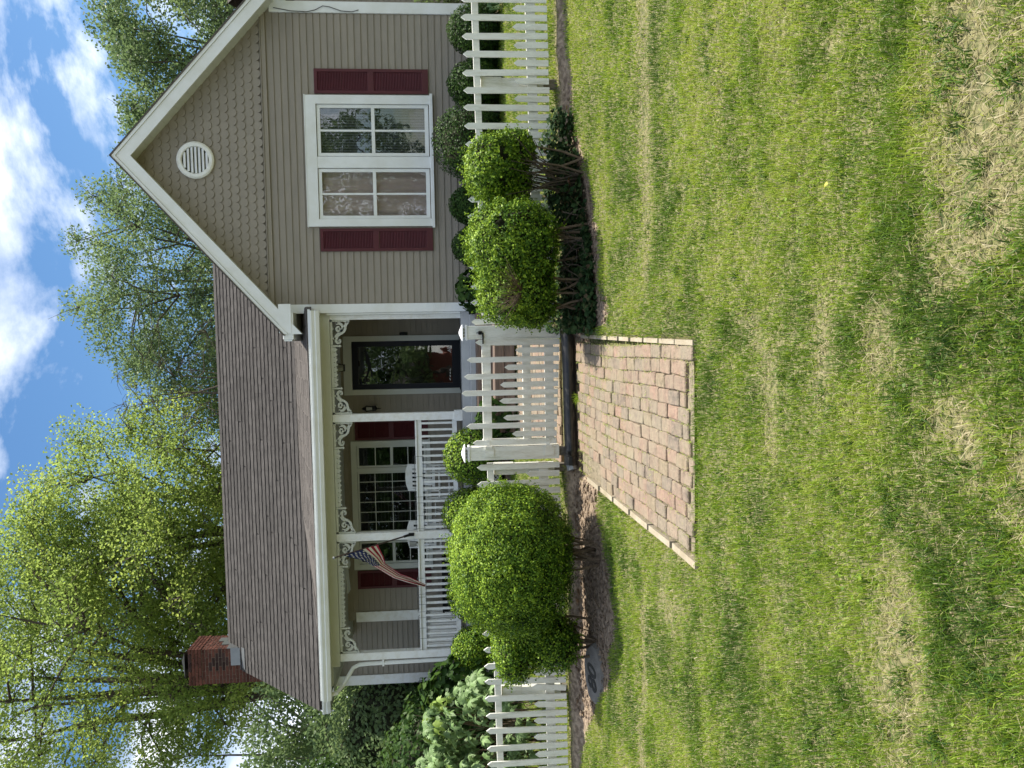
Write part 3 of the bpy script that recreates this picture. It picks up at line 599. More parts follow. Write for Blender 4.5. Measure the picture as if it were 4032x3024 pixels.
# chimney
CX0, CX1, CY0, CY1, CZ = -7.495, -6.712, 16.68, 17.46, 7.455
chim = MB().box(CX0+.008, CX1-.008, CY0+.008, CY1-.008, .8, CZ-.012).build('chimney', 'mortar', house)
BM = {}
def cbrick(x0, x1, y0, y1, z, sooty):
    k = (round(x1-x0, 3), round(y1-y0, 3), sooty)
    if k not in BM: q = MB().box(-(x1-x0)/2, (x1-x0)/2, -(y1-y0)/2, (y1-y0)/2, 0, .060, bev=.004); BM[k] = mesh('brick', q.V, q.F, 'soot_brick' if sooty else 'chimney_brick')
    link('brick', BM[k], chim, ((x0+x1)/2, (y0+y1)/2, z))
zr = 5.35; r_ = 0
while zr < CZ-.03:
    pro = .012 if zr > 7.17 else 0; g_ = .010; L0 = (CX1-CX0+2*pro-3*g_)/4
    x = CX0-pro
    wds = [L0]*4 if r_ % 2 == 0 else [L0/2]+[L0]*3+[L0/2]
    if r_ % 2: gg = (CX1-CX0+2*pro-4*L0)/4
    else: gg = g_
    for wd in wds:
        so_ = (xyn(np.array(x), np.array(zr), 5., 2.) > .5 and zr > 6.6 and x > CX0+.25); cbrick(x, x+wd, CY0-pro, CY0+.06, zr, bool(so_)); x += wd+gg
    if zr > 6.3:
        y = CY0+.062+g_*0; wds = [.19]*3+[.12] if r_ % 2 == 0 else [.09]+[.19]*3+[.02]
        for wd in wds:
            if y < CY1-.03: cbrick(CX1-.06, CX1+pro, y+.008, min(y+wd, CY1), zr, False)
            y += wd+.012
    zr += .0715; r_ += 1
fl = MB().box(-7.09, -6.705, CY0-.016, CY0-.001, 6.33, 6.58).box(-6.711, -6.698, CY0-.01, CY0+.22, 6.42, 6.66).box(-6.711, -6.697, CY0+.2, CY0+.42, 6.62, 6.83).box(-6.711, -6.698, CY0+.4, CY0+.6, 6.76, 6.95)
fl.add([(-7.12, CY0-.02, 6.36), (-6.68, CY0-.02, 6.36), (-6.66, CY0-.17, 6.24), (-7.14, CY0-.17, 6.24)], [(0, 1, 2, 3)]).build('flashing', 'gray_metal', chim)
cx, cy = -7.10, 17.05; cap = MB().box(cx-.14, cx+.14, cy-.14, cy+.14, CZ-.01, CZ+.13)
cap.add([(cx-.29, cy-.29, CZ+.14), (cx+.29, cy-.29, CZ+.14), (cx+.29, cy+.29, CZ+.14), (cx-.29, cy+.29, CZ+.14), (cx, cy, CZ+.30), (cx, cy, CZ+.125)], [(0, 1, 4), (1, 2, 4), (2, 3, 4), (3, 0, 4), (1, 0, 5), (2, 1, 5), (3, 2, 5), (0, 3, 5)]).build('chimney_cap', 'black_metal', chim)

# ------------------------------------------------ windows, shutters, door
def frame4(m, x0, x1, z0, z1, wl, wr, wb, wt, y0, y1):
    m.box(x0, x1, y0, y1, z1-wt, z1); m.box(x0, x1, y0, y1, z0, z0+wb); m.box(x0, x0+wl, y0, y1, z0+wb, z1-wt); m.box(x1-wr, x1, y0, y1, z0+wb, z1-wt); return m
win = frame4(MB(), 1.775, 3.817, 1.86, 3.825, .115, .135, .03, .165, GY-.055, GY-.001)
win.box(2.69, 2.865, GY-.05, GY-.001, 1.89, 3.66); win.box(1.75, 3.84, GY-.075, GY-.0, 1.835, 1.878)
win.box(1.765, 3.825, GY-.06, GY-.001, 3.826, 3.84)
win = win.build('front_window', 'trim_paint', house)
def sash(x0, x1, z0, z1, y, parent, muntin='cross', fw=.05, mt='trim_paint'):
    f = frame4(MB(), x0, x1, z0, z1, fw, fw, fw*1.2, fw, y-.02, y+.015)
    zc_ = (z0+z1)/2
    f.box(x0+fw, x1-fw, y-.022, y+.015, zc_-.026, zc_+.026)
    if muntin == 'cross': f.box((x0+x1)/2-.014, (x0+x1)/2+.014, y-.015, y+.01, z0+fw, z1-fw)
    if muntin == 'bars':
        for zz in ((z0+fw+zc_)/2, (z1-fw+zc_)/2): f.box(x0+fw, x1-fw, y-.01, y+.008, zz-.008, zz+.008)
    f = f.build('sash', mt, parent)
    for a, b in ((z0+fw, zc_-.026), (zc_+.026, z1-fw)):
        MB().add([(x0+fw, y+.002, a), (x1-fw, y+.002, a), (x1-fw, y+.002, b), (x0+fw, y+.002, b), (x0+fw, y+.006, a), (x1-fw, y+.006, a), (x1-fw, y+.006, b), (x0+fw, y+.006, b)], [(0, 1, 2, 3), (7, 6, 5, 4)]).build('pane', 'glass', parent)
sash(1.895, 2.68, 1.905, 3.65, GY-.012, win); sash(2.875, 3.675, 1.905, 3.65, GY-.012, win)
def curtain(x0, x1, z0, z1, y, mt, amp, wl, parent, nm):
    n = 60; V = []; Fa = []
    for i in range(n+1):
        x = x0+(x1-x0)*i/n; yy = y+amp*math.sin(x*2*math.pi/wl)+amp*.5*math.sin(x*2*math.pi/wl*.43+1)
        V += [(x, yy, z0), (x, yy, z1)]
        if i: a = 2*i; Fa.append((a-2, a, a+1, a-1))
    MB().add(V, Fa).build(nm, mt, parent)
curtain(1.88, 2.72, 1.88, 3.68, GY+.05, 'curtain_pink', .012, .16, win, 'curtain'); 
for i in range(19): MB().box(2.885+i*.043, 2.915+i*.043, GY+.08, GY+.083, 1.9, 3.66).build('blind_slat', 'blind', win)
MB().box(1.0, 4.6, GY+2.0, GY+2.05, .8, 4.4).box(1.0, 4.6, GY+.12, GY+2, .78, .8).box(1.0, 4.6, GY+.12, GY+2, 4.4, 4.42).box(.98, 1.0, GY+.12, GY+2, .8, 4.4).box(4.6, 4.62, GY+.12, GY+2, .8, 4.4).build('room', 'room_dark', house)
MB().box(-5.2, .3, BY+1.5, BY+1.55, .8, 4.0).box(-5.2, .3, BY+.1, BY+1.5, .78, .8).box(-5.2, .3, BY+.1, BY+1.5, 3.98, 4.0).build('room', 'room_dark', house)
def shutter(x0, x1, z0, z1, y, parent):
    zc_ = z0+(z1-z0)*.505
    f = frame4(MB(), x0, x1, z0, z1, .045, .045, .095, .05, y-.038, y-.018).box(x0+.045, x1-.045, y-.038, y-.018, zc_-.045, zc_+.045).build('shutter', 'burgundy', parent)
    s_ = MB()
    for a, b in ((z0+.095, zc_-.045), (zc_+.045, z1-.05)):
        n = round((b-a)/.0245)
        for i in range(n):
            z = a+(b-a)*i/n; s_.add([(x0+.045, y-.034, z), (x1-.045, y-.034, z), (x1-.045, y-.020, z+.021), (x0+.045, y-.020, z+.021), (x0+.045, y-.03, z-.003), (x1-.045, y-.03, z-.003)], [(0, 1, 2, 3), (0, 4, 5, 1)])
        s_.box(x0+.045, x1-.045, y-.018, y-.016, a, b)
    s_.build('louvres', 'burgundy', f)
shutter(3.845, 4.225, 1.895, 3.675, GY, house); shutter(1.385, 1.745, 1.875, 3.655, GY, house)
shutter(-1.925, -1.555, 2.10, 3.47, BY, house); shutter(-4.785, -4.435, 2.10, 3.50, BY, house)
pwin = frame4(MB(), -4.41, -1.945, 2.09, 3.555, .105, .09, .05, .105, BY-.045, BY-.001)
pwin.box(-2.53, -2.455, BY-.045, BY-.001, 2.14, 3.45).box(-3.86, -3.70, BY-.045, BY-.001, 2.14, 3.45).box(-4.43, -1.925, BY-.065, BY-.001, 2.065, 2.10); pwin = pwin.build('porch_window', 'cream_trim', house)
sash(-2.45, -2.035, 2.15, 3.445, BY-.012, pwin, 'bars', .035, 'cream_trim'); sash(-4.30, -3.87, 2.15, 3.445, BY-.012, pwin, 'bars', .035, 'cream_trim')
m = frame4(MB(), -3.695, -2.535, 2.15, 3.445, .03, .03, .03, .03, BY-.03, BY+.01)
for i in range(1, 6): m.box(-3.695+i*.1933-.006, -3.695+i*.1933+.006, BY-.016, BY-.004, 2.18, 3.415)
for i in range(1, 4): m.box(-3.665, -2.565, BY-.018, BY-.006, 2.15+i*.324-.006, 2.15+i*.324+.006)
m.build('sash', 'cream_trim', pwin)
MB().add([(-3.67, BY+.004, 2.17), (-2.56, BY+.004, 2.17), (-2.56, BY+.004, 3.42), (-3.67, BY+.004, 3.42)], [(0, 1, 2, 3)]).build('pane', 'glass', pwin)
for i in range(40): MB().box(-3.68, -2.55, BY+.08, BY+.10, 2.16+i*.032, 2.163+i*.032).build('blind_slat', 'blind', pwin) if i % 2 else None
# front door
dr = frame4(MB(), -1.07, .035, 1.462, 3.645, .10, .10, .0, .155, BY-.045, BY-.001).build('door_frame', 'cream_trim', house)
door = frame4(MB(), -.965, -.07, 1.475, 3.485, .095, .095, .14, .115, BY-.04, BY-.012).build('storm_door', 'navy', house)
MB().add([(-.87, BY-.024, 1.61), (-.165, BY-.024, 1.61), (-.165, BY-.024, 3.37), (-.87, BY-.024, 3.37)], [(0, 1, 2, 3)]).build('pane', 'door_glass', door)
MB().box(-.94, -.09, BY+.06, BY+.1, 1.48, 3.47).build('inner_door', 'navy', dr)
MB().box(-.125, -.105, BY-.062, BY-.04, 2.42, 2.56, bev=.004).build('handle', 'black_metal', door)
m = MB()                                                   # leaf sprays etched along the top and foot of the door glass
ribbon(m, [(-.84, 3.25), (-.7, 3.21), (-.55, 3.16), (-.4, 3.19), (-.25, 3.23), (-.18, 3.24)], [.012, .03, .06, .075, .04, .015], BY-.0265, BY-.0255)
ribbon(m, [(-.86, 3.34), (-.80, 3.36), (-.76, 3.32), (-.80, 3.28), (-.84, 3.30)], .014, BY-.0265, BY-.0255)
ribbon(m, [(-.75, 3.12), (-.62, 3.13), (-.5, 3.19), (-.4, 3.25)], [.02, .035, .02, .01], BY-.028, BY-.027)
m.build('door_ornament', 'navy', door)
m = MB()
for i in range(4): ribbon(m, [(-.30+i*.035, 1.63), (-.27+i*.035, 1.66), (-.255+i*.035, 1.70)], [.008, .022, .004], BY-.0265, BY-.0255); ribbon(m, [(-.60-i*.06, 1.64+i*.01), (-.63-i*.06, 1.655), (-.65-i*.06, 1.65)], [.006, .02, .004], BY-.0265, BY-.0255)
m.build('door_ornament', 'white_paint', door)
MB().box(-1.0, -.05, BY-.12, BY-.046, 1.4585, 1.478).build('threshold', 'navy', dr)
# steps of heavy timbers up to the porch
stp = thing('porch_steps', 'weathered brown timber steps leading up to the porch floor behind the gate', 'steps', (-.6, 11.6, .7))
def tim(x0, x1, y0, y1, z0, z1, mt='step_wood'): MB().box(x0, x1, y0, y1, z0, z1, bev=.008).build('timber', mt, stp)
for z0 in (.70, .852): tim(-1.42, -.02, 11.08, 11.20, z0, z0+.147); tim(.0-.01, .72, 11.09, 11.21, z0, z0+.147)
for i in range(3): tim(-1.42, .72, 11.205+i*.125, 11.325+i*.125, .90, 1.005)
tim(-1.42, .35, 11.55, 11.68, .95, 1.10); tim(-1.42, .35, 11.55, 11.68, 1.105, 1.235)
for i in range(3): tim(-1.42, .35, 11.69+i*.13, 11.81+i*.13, 1.14, 1.24)
tim(-1.40, .35, 12.10, 12.43, 1.20, 1.325, 'porch_paint')
# lantern, bell, hanging lamp, fan, wires
wl_ = thing('wall_lantern', 'black carriage lantern on the porch wall left of the door', 'lamp', (-1.32, BY, 3.0))
MB().box(-1.37, -1.27, BY-.035, BY-.02, 3.02, 3.17).build('wall_plate', 'siding', wl_)
m = MB().tube([(-1.32, BY-.03, 3.08), (-1.32, BY-.10, 3.06), (-1.32, BY-.12, 3.10)], .012, 6).tube([(-1.32, BY-.12, 3.03), (-1.32, BY-.12, 3.06), (-1.32, BY-.12, 3.12)], [.008, .045, .05], 8).tube([(-1.32, BY-.12, 2.96), (-1.32, BY-.12, 3.03)], [.004, .014], 6)
m.tube([(-1.32, BY-.12, 3.235), (-1.32, BY-.12, 3.27), (-1.32, BY-.12, 3.30), (-1.32, BY-.12, 3.32)], [.062, .03, .022, .004], 8)
for s, q in ((1, 1), (1, -1), (-1, 1), (-1, -1)): m.tube([(-1.32+s*.035, BY-.12+q*.035, 3.12), (-1.32+s*.05, BY-.12+q*.05, 3.24)], .005, 4)
m.build('lantern_body', 'black_metal', wl_); MB().tube([(-1.32, BY-.12, 3.125), (-1.32, BY-.12, 3.232)], [.032, .044], 8).build('lamp_glass', 'lamp_glass', wl_)
tag(MB().box(.035, .095, BY-.045, BY-.02, 2.44, 2.59, bev=.006).build('door_bell', 'black_metal'), 'small black doorbell camera on the wall right of the front door', 'doorbell')
hl = thing('hanging_lantern', 'black square lantern hanging from the porch ceiling in front of the door', 'lamp', (-.51, 13.4, 3.48))
m = MB(); a_, b_2 = .052, .08
for s, q in ((1, 1), (1, -1), (-1, 1), (-1, -1)): m.tube([(-.51+s*a_, 13.4+q*a_, 3.485), (-.51+s*b_2, 13.4+q*b_2, 3.63)], .006, 4)
m.box(-.51-.06, -.51+.06, 13.34, 13.46, 3.475, 3.487).box(-.51-.09, -.51+.09, 13.31, 13.49, 3.628, 3.645).tube([(-.51, 13.4, 3.64), (-.51, 13.4, 3.70)], .01, 6).build('lantern_frame', 'black_metal', hl)
MB().tube([(-.51, 13.4, 3.488), (-.51, 13.4, 3.62)], [.06, .09], 4).build('lamp_glass', 'lamp_glass', hl)
fan = thing('ceiling_fan', 'pale ceiling fan under the porch roof behind the flag', 'fan', (-4.0, 13.5, 3.5))
MB().tube([(-4.0, 13.5, 3.50), (-4.0, 13.5, 3.52), (-4.0, 13.5, 3.60), (-4.0, 13.5, 3.69)], [.05, .09, .08, .03], 10).build('motor', 'cream_trim', fan)
for k in range(5):
    t = k*2*math.pi/5+.3; c, s = math.cos(t), math.sin(t); q = [(.1, -.04), (.6, -.065), (.6, .065), (.1, .04)]
    m = MB(); P = [(-4+c*u-s*v, 13.5+s*u+c*v, 3.555+v*.25) for u, v in q]; m.add(P+[(p[0], p[1], p[2]+.008) for p in P], [(0, 1, 2, 3), (7, 6, 5, 4), (0, 4, 5, 1), (1, 5, 6, 2), (2, 6, 7, 3), (3, 7, 4, 0)]).build('fan_blade', 'cream_trim', fan)
tag(MB().tube([(5.14, GY-.04, 4.26), (5.09, GY-.05, 4.0), (5.08, GY-.05, 3.75), (5.11, GY-.05, 3.62), (5.17, GY-.055, 3.5), (5.16, GY-.05, 3.4), (5.10, GY-.05, 3.22), (5.09, GY-.05, 3.05), (5.12, GY-.05, 2.95)], .006, 5).build('cable', 'black_metal'), 'thin dark cable looping down the white corner board of the gable', 'cable')
# window-box wires hooked over the rail
for i, (x0, x1) in enumerate(((-2.62, -1.95), (-3.15, -2.72), (-4.25, -3.98), (-4.55, -4.30), (-5.0, -4.65))):
    m = MB()
    for z in (2.262, 2.12): m.tube([(x0, 12.46, z), (x1, 12.46, z)], .004, 4)
    for x in (x0, (x0+x1)/2, x1): m.tube([(x, 12.60, 2.25), (x, 12.51, 2.262), (x, 12.46, 2.262), (x, 12.46, 2.12), (x, 12.51, 2.12)], .004, 4)
    tag(m.build('planter_bracket', 'gray_metal'), ['wire planter bracket on the porch rail in front of the first rocking chair', 'wire planter bracket on the porch rail just right of the middle post', 'wire planter bracket on the porch rail beside the lower tip of the flag', 'wire planter bracket on the porch rail just left of the flag tip', 'wire planter bracket on the porch rail nearest the left end post'][i], 'bracket', 'wire planter brackets on the porch rail')

# ------------------------------------------------ picket fence, gate, posts
def fb(x): return .53+.015*(x-3.2)                         # the fence follows the slope of the ground
def picket_mesh(h, wd=.062, th=.018, seed=0):
    q = random.Random(seed); k = .042
    m = MB().prism([(-wd/2, 0), (wd/2, 0), (wd/2+q.uniform(-.001, .001), h-k), (q.uniform(-.002, .002), h), (-wd/2, h-k)], -th/2, th/2); return mesh('picket', m.V, m.F, 'fence_paint')
PK = {('l', s): picket_mesh(.905+.004*(s-1), seed=s) for s in range(3)}; PK.update({('s', s): picket_mesh(.368+.005*(s-1), seed=s+5) for s in range(3)})
def fence(label, x0, x1, long0, n, pitch, posts, tilt=0, end=1):
    f = thing('picket_fence', label, 'fence', ((x0+x1)/2, 8.2, fb((x0+x1)/2)-.1), 'picket fence sections either side of the gate')
    for zl, zh, y0, y1 in ((.722, .79, 8.212, 8.30), (.125, .225, 8.212, 8.262)):
        z0, z1 = fb(x0), fb(x1)
        MB().add([(x0, y0, z0+zl), (x1, y0, z1+zl), (x1, y1, z1+zl), (x0, y1, z0+zl), (x0, y0, z0+zh), (x1, y0, z1+zh), (x1, y1, z1+zh), (x0, y1, z0+zh)],
                 [(0, 3, 2, 1), (4, 5, 6, 7), (0, 1, 5, 4), (1, 2, 6, 5), (2, 3, 7, 6), (3, 0, 4, 7)]).build('rail', 'fence_paint', f)
    for i in range(n):
        for kind in 'ls':
            x = long0+end*pitch*(i+(.5 if kind == 's' else 0))
            if not (min(x0, x1)-.03 < x < max(x0, x1)+.03): continue
            o = link('picket', PK[(kind, rnd.randrange(3))], f, (x, 8.2, fb(x)+rnd.uniform(-.006, .006)))
            o.rotation_euler = (rnd.uniform(-.012, .012), rnd.gauss(0, .009)+(rnd.uniform(-.01, .06) if kind == 's' and tilt and x < -3.6 else 0), rnd.uniform(-.02, .02))
    for px in posts:
        b = fb(px); p = MB().box(px-.045, px+.045, 8.265, 8.355, b-.16, b+.66, bev=.004).build('post', 'gray_wood', f)
        MB().box(px-.055, px+.055, 8.262, 8.368, b+.05, b+.50).build('post_sleeve', 'fence_paint', p); MB().box(px-.062, px+.062, 8.258, 8.372, b+.50, b+.715).build('post_sleeve', 'fence_paint', p)
    return f
fR = fence('white picket fence right of the gate, running below the gable window', .13, 8.6, .165, 46, .1862, (.22, 2.68, 5.2, 7.7))
fL = fence('white picket fence left of the gate, with leaning short pickets before the pale shrub', -8.8, -1.39, -1.415, 40, .1862, (-1.46, -3.98, -6.4), 1, -1)
def gate_post(x, label, z0, z1):
    t = thing('gate_post', label, 'post', (x, 8.2, z0), 'white boxed gate posts with lantern caps')
    MB().box(x-.072, x+.072, 8.14, 8.285, z0, z1, bev=.003).build('post_box', 'fence_paint', t)
    MB().box(x-.045, x+.045, 8.17, 8.26, z0-.17, z0+.01).build('post', 'gray_wood', t)
    c = MB().box(x-.082, x+.082, 8.13, 8.295, z1, z1+.012).prism([(x-.085, z1+.012), (x+.085, z1+.012), (x+.072, z1+.022), (x-.072, z1+.022)], 8.127, 8.298)
    def fr(a, za, b_, zb): return [(x-a, 8.2125-a, za), (x+a, 8.2125-a, za), (x+a, 8.2125+a, za), (x-a, 8.2125+a, za), (x-b_, 8.2125-b_, zb), (x+b_, 8.2125-b_, zb), (x+b_, 8.2125+b_, zb), (x-b_, 8.2125+b_, zb)]
    FQ = [(0, 3, 2, 1), (4, 5, 6, 7), (0, 1, 5, 4), (1, 2, 6, 5), (2, 3, 7, 6), (3, 0, 4, 7)]
    c.add(fr(.050, z1+.022, .062, z1+.050), FQ).add(fr(.088, z1+.050, .084, z1+.060), FQ).add(fr(.084, z1+.060, .012, z1+.090), FQ)
    c.build('post_cap', 'cap_white', t)
    m = MB()
    for a, b_ in ((-.046, -.02), (-.014, .014), (.02, .046)): m.prism([(x+a, z1+.027), (x+b_, z1+.027), (x+b_*1.1, z1+.045), (x+a*1.1, z1+.045)], 8.150, 8.153)
    m.build('cap_window', 'lamp_glass', t); return t
mat('cap_white', (.80, .81, .84), .4, .02, 4)
gpR = gate_post(.038, 'white boxed gate post with a lantern cap and a black latch, right of the gate', .445, 1.440)
gpL = gate_post(-1.266, 'white boxed gate post with a lantern cap and painted hinges, left of the gate', .470, 1.440)
gate = thing('garden_gate', 'white picket gate with an arched top line closing the brick path', 'gate', (-.61, 8.2, .46))
for x, zt in ((-.072, 1.359), (-.158, .928), (-.251, 1.45), (-.343, 1.05), (-.432, 1.484), (-.524, 1.10), (-.612, 1.515), (-.702, 1.109), (-.788, 1.511), (-.884, 1.071), (-.968, 1.468), (-1.064, .977), (-1.148, 1.406)):
    zb = .447-(x)*.045; m = MB(); wd = .058; h = zt-zb
    m.prism([(-wd/2, 0), (wd/2, 0), (wd/2, h-.042), (0, h), (-wd/2, h-.042)], -.010, .010); link('picket', mesh('picket', m.V, m.F, 'fence_paint'), gate, (x, 8.165, zb)).rotation_euler = (0, rnd.uniform(-.006, .006), 0)
for z0, z1 in ((1.194, 1.290), (.765, .853), (.516, .612)):
    MB().box(-1.172, -.048, 8.177, 8.212, z0, z1, bev=.003).build('rail', 'fence_paint', gate)
for a, b in ((-.105, -.055), (-1.165, -1.115)): MB().box(a, b, 8.213, 8.235, .50, 1.30).build('stile', 'fence_paint', gate)
for z in (1.25, .60):
    h_ = MB().box(-1.30, -1.20, 8.129, 8.139, z-.07, z+.03).box(-1.215, -1.185, 8.120, 8.142, z-.05, z+.02).box(-1.19, -1.12, 8.148, 8.154, z-.03, z+.01).build('hinge', 'fence_paint', gate)
la = MB().box(.015, .055, 8.10, 8.139, 1.285, 1.325, bev=.006).box(-.085, .03, 8.128, 8.142, 1.268, 1.282).box(.03, .038, 8.10, 8.12, 1.268, 1.345).build('latch', 'black_metal', gate)
MB().box(-.028, -.040, 8.13, 8.16, .48, 1.27).build('stop_strip', 'fence_paint', gpR)
# drain pipe lying under the gate
pipe = thing('drain_pipe', 'black plastic drain pipe lying across the brick path under the gate', 'pipe', (-.65, 8.10, .3))
P = [(.16-i*.07, 8.095+.008*math.sin(i*.5), .372-.0012*i) for i in range(22)]
MB().tube(P, .071, 20).build('pipe', 'plastic_black', pipe, smooth=True)
MB().tube([(-1.28, 8.10, .350), (-1.40, 8.10, .347)], .078, 14).build('coupling', 'plastic_black', pipe); MB().tube([(-1.40, 8.10, .347), (-1.46, 8.08, .335)], .060, 10).build('pipe_end', 'gray_metal', pipe)
# stone with the house number
st = thing('number_stone', 'flat grey stone painted with the black house number 801 in the bush shade', 'stone', (-3.35, 7.4, .2))
sx, sy, sz = -3.42, 7.42, float(zg(-3.42, 7.42))
m = MB(); n = 14; rr = [rnd.uniform(.86, 1.05) for _ in range(n)]
def stp_(k, s_, z): t = 2*math.pi*k/n; return (sx+.33*s_*rr[k]*math.cos(t), sy+.21*s_*rr[k]*math.sin(t), z+.28*(.21*s_*rr[k]*math.sin(t)))
V = [stp_(k, 1, sz-.05) for k in range(n)]+[stp_(k, 1, sz+.035) for k in range(n)]+[stp_(k, .9, sz+.062) for k in range(n)]
m.add(V, [(i, (i+1) % n, n+(i+1) % n, n+i) for i in range(n)]+[(n+i, n+(i+1) % n, 2*n+(i+1) % n, 2*n+i) for i in range(n)]+[tuple(range(2*n, 3*n))]); m.build('stone', 'stone', st)
cu = bpy.data.curves.new('lettering', 'FONT'); cu.body = '801'; cu.size = .26; cu.extrude = .0015; cu.shear = .25; cu.align_x = 'CENTER'; cu.align_y = 'CENTER'; cu.offset = .006
to = bpy.data.objects.new('tmp', cu); col.objects.link(to); dg = bpy.context.evaluated_depsgraph_get(); me = bpy.data.meshes.new_from_object(to.evaluated_get(dg)); bpy.data.objects.remove(to)
me.materials.clear(); me.materials.append(MATS['black_metal']); o = link('lettering', me, st, (sx+.0, sy, sz+.064)); o.rotation_euler = (math.atan(.28), 0, R(6))
# ------------------------------------------------ porch things: chairs, table, can, flag
def rocker(x, y, rz, label):
    t = thing('rocking_chair', label, 'chair', (x, y, 1.46), 'white rocking chairs on the porch'); M = Matrix.Translation((x, y, 1.46)) @ Matrix.Rotation(rz, 4, 'Z')
    def T_(m): m.V = [M @ v for v in m.V]; return m
    def part(nm, m): T_(m).build(nm, 'white_paint', t)
    hw = .23
    for s in (-1, 1):
        part('rocker', MB().tube([(s*hw, -.38+.095*k, .025+.11*((k-4)/4)**2) for k in range(9)], .018, 6))
        part('leg', MB().tube([(s*hw, -.22, .03), (s*hw, -.22, .62)], .02, 6)); part('back_post', MB().tube([(s*hw, .20, .04), (s*hw, .20, .42), (s*(hw-.005), .30, .98)], .02, 6))
        part('arm', MB().box(s*hw-.04, s*hw+.04, -.27, .26, .62, .643))
        part('stretcher', MB().tube([(s*hw, -.22, .2), (s*hw, .2, .2)], .012, 5))
    part('seat', MB().box(-hw, hw, -.25, .20, .40, .43, bev=.006))
    m = MB(); pts = [(-hw-.012, .0), (hw+.012, .0), (hw+.012, .075), (.12, .115), (0, .122), (-.12, .115), (-hw-.012, .075)]; m.prism(pts, -.012, .012); m.V = [Vector((v.x, v.y+.30+.0, v.z+.90)) for v in m.V]; part('top_rail', m)
    part('lower_rail', MB().box(-hw, hw, .205, .23, .50, .55))
    for i in range(6): xx = -hw+.045+i*(2*hw-.09)/5; part('back_slat', MB().add([(xx-.018, .212, .55), (xx+.018, .212, .55), (xx+.018, .292, .91), (xx-.018, .292, .91), (xx-.018, .226, .55), (xx+.018, .226, .55), (xx+.018, .306, .91), (xx-.018, .306, .91)], [(0, 1, 2, 3), (7, 6, 5, 4), (0, 3, 7, 4), (1, 5, 6, 2)]))
    part('stretcher', MB().tube([(-hw, -.22, .25), (hw, -.22, .25)], .012, 5))
rocker(-2.50, 13.15, R(-5), 'white slatted rocking chair on the porch, right of the middle post')
rocker(-3.46, 13.15, R(6), 'white slatted rocking chair on the porch partly behind the middle post')
tb = thing('side_table', 'small white metal side table between the two rocking chairs', 'table', (-2.97, 13.25, 1.46))
MB().tube([(-2.97, 13.25, 1.95), (-2.97, 13.25, 1.965)], .17, 16).build('tabletop', 'white_paint', tb)
for k in range(3): t_ = k*2.094+.4; MB().tube([(-2.97+.13*math.cos(t_), 13.25+.13*math.sin(t_), 1.95), (-2.97+.07*math.cos(t_), 13.25+.07*math.sin(t_), 1.7), (-2.97+.17*math.cos(t_), 13.25+.17*math.sin(t_), 1.46)], .008, 5).build('leg', 'white_paint', tb)
bn = thing('storage_bench', 'dark storage bench behind the railing at the left end of the porch', 'bench', (-4.55, 14.1, 1.46))
MB().box(-5.1, -4.1, 13.9, 14.35, 1.47, 1.85, bev=.01).build('box', 'black_metal', bn); MB().box(-5.12, -4.08, 13.88, 14.37, 1.85, 1.89, bev=.01).build('lid', 'black_metal', bn)
for s in (-5.04, -4.16): MB().box(s-.03, s+.03, 13.92, 14.33, 1.4585, 1.47).build('foot', 'black_metal', bn)
can = thing('metal_can', 'small silver can hooked on the porch rail left of the middle post', 'can', (-3.40, 12.48, 2.27))
MB().tube([(-3.40, 12.47, 2.262), (-3.40, 12.47, 2.27), (-3.40, 12.47, 2.37), (-3.40, 12.47, 2.375)], [.042, .045, .05, .052], 14).build('can_body', 'gray_metal', can)
MB().tube([(-3.45, 12.47, 2.36), (-3.44, 12.44, 2.30), (-3.40, 12.43, 2.27), (-3.36, 12.44, 2.30), (-3.35, 12.47, 2.36)], .003, 4).build('handle', 'gray_metal', can)
flag = thing('flag', 'faded american flag hanging from a slanted pole on the middle porch post', 'flag', (-3.25, 12.48, 2.34))
tipP, hoB = Vector((-3.36, 11.72, 3.46)), Vector((-3.25, 12.50, 2.35))
MB().tube([hoB, tipP], [.014, .011], 8).build('flag_pole', 'pole_brown', flag); MB().box(-3.275, -3.225, 12.485, 12.504, 2.30, 2.39).tube([hoB, hoB.lerp(tipP, .1)], .022, 8).build('pole_bracket', 'black_metal', flag)
MB().tube([tipP, tipP+Vector((0, -.03, .03)), tipP+Vector((0, -.04, .045))], [.012, .022, .004], 8).build('finial', 'gray_metal', flag)
A_, B_ = Vector((-3.352, 11.78, 3.37)), Vector((-3.295, 12.12, 2.86))
TOP = [A_]+[Vector(v) for v in ((-3.451, 11.80, 3.078), (-3.569, 11.85, 2.918), (-3.798, 11.93, 2.615), (-3.874, 11.95, 2.42), (-3.965, 11.98, 2.13))]
BOT = [B_]+[Vector(v) for v in ((-3.482, 12.10, 2.773), (-3.584, 12.05, 2.739), (-3.737, 11.98, 2.498), (-3.80, 11.98, 2.34), (-3.930, 11.98, 2.10))]
def fp(u, v):
    k = min(int(u*5), 4); f_ = u*5-k; f_ = f_; a = TOP[k].lerp(TOP[k+1], f_); b = BOT[k].lerp(BOT[k+1], f_); p = a.lerp(b, v)
    fold = .035*math.sin(v*9+u*3)*(.35+u)+.012*math.sin(v*23+u*5); p.y += fold; p.z -= .02*math.sin(v*math.pi)*(1-u)
    return p
nu, nv = 40, 26; V = [fp(i/nu, j/nv) for i in range(nu+1) for j in range(nv+1)]; Fa = []; MI = []
for i in range(nu):
    for j in range(nv):
        Fa.append((i*(nv+1)+j, (i+1)*(nv+1)+j, (i+1)*(nv+1)+j+1, i*(nv+1)+j+1)); s = j//2
        MI.append(2 if (i < nu*.4 and s < 7) else (0 if s % 2 == 0 else 1))
fo = link('cloth', mesh('flag_cloth', [v-hoB for v in V], Fa, 'flag_red', True, ['flag_red', 'flag_white', 'flag_blue'], MI), flag, hoB)
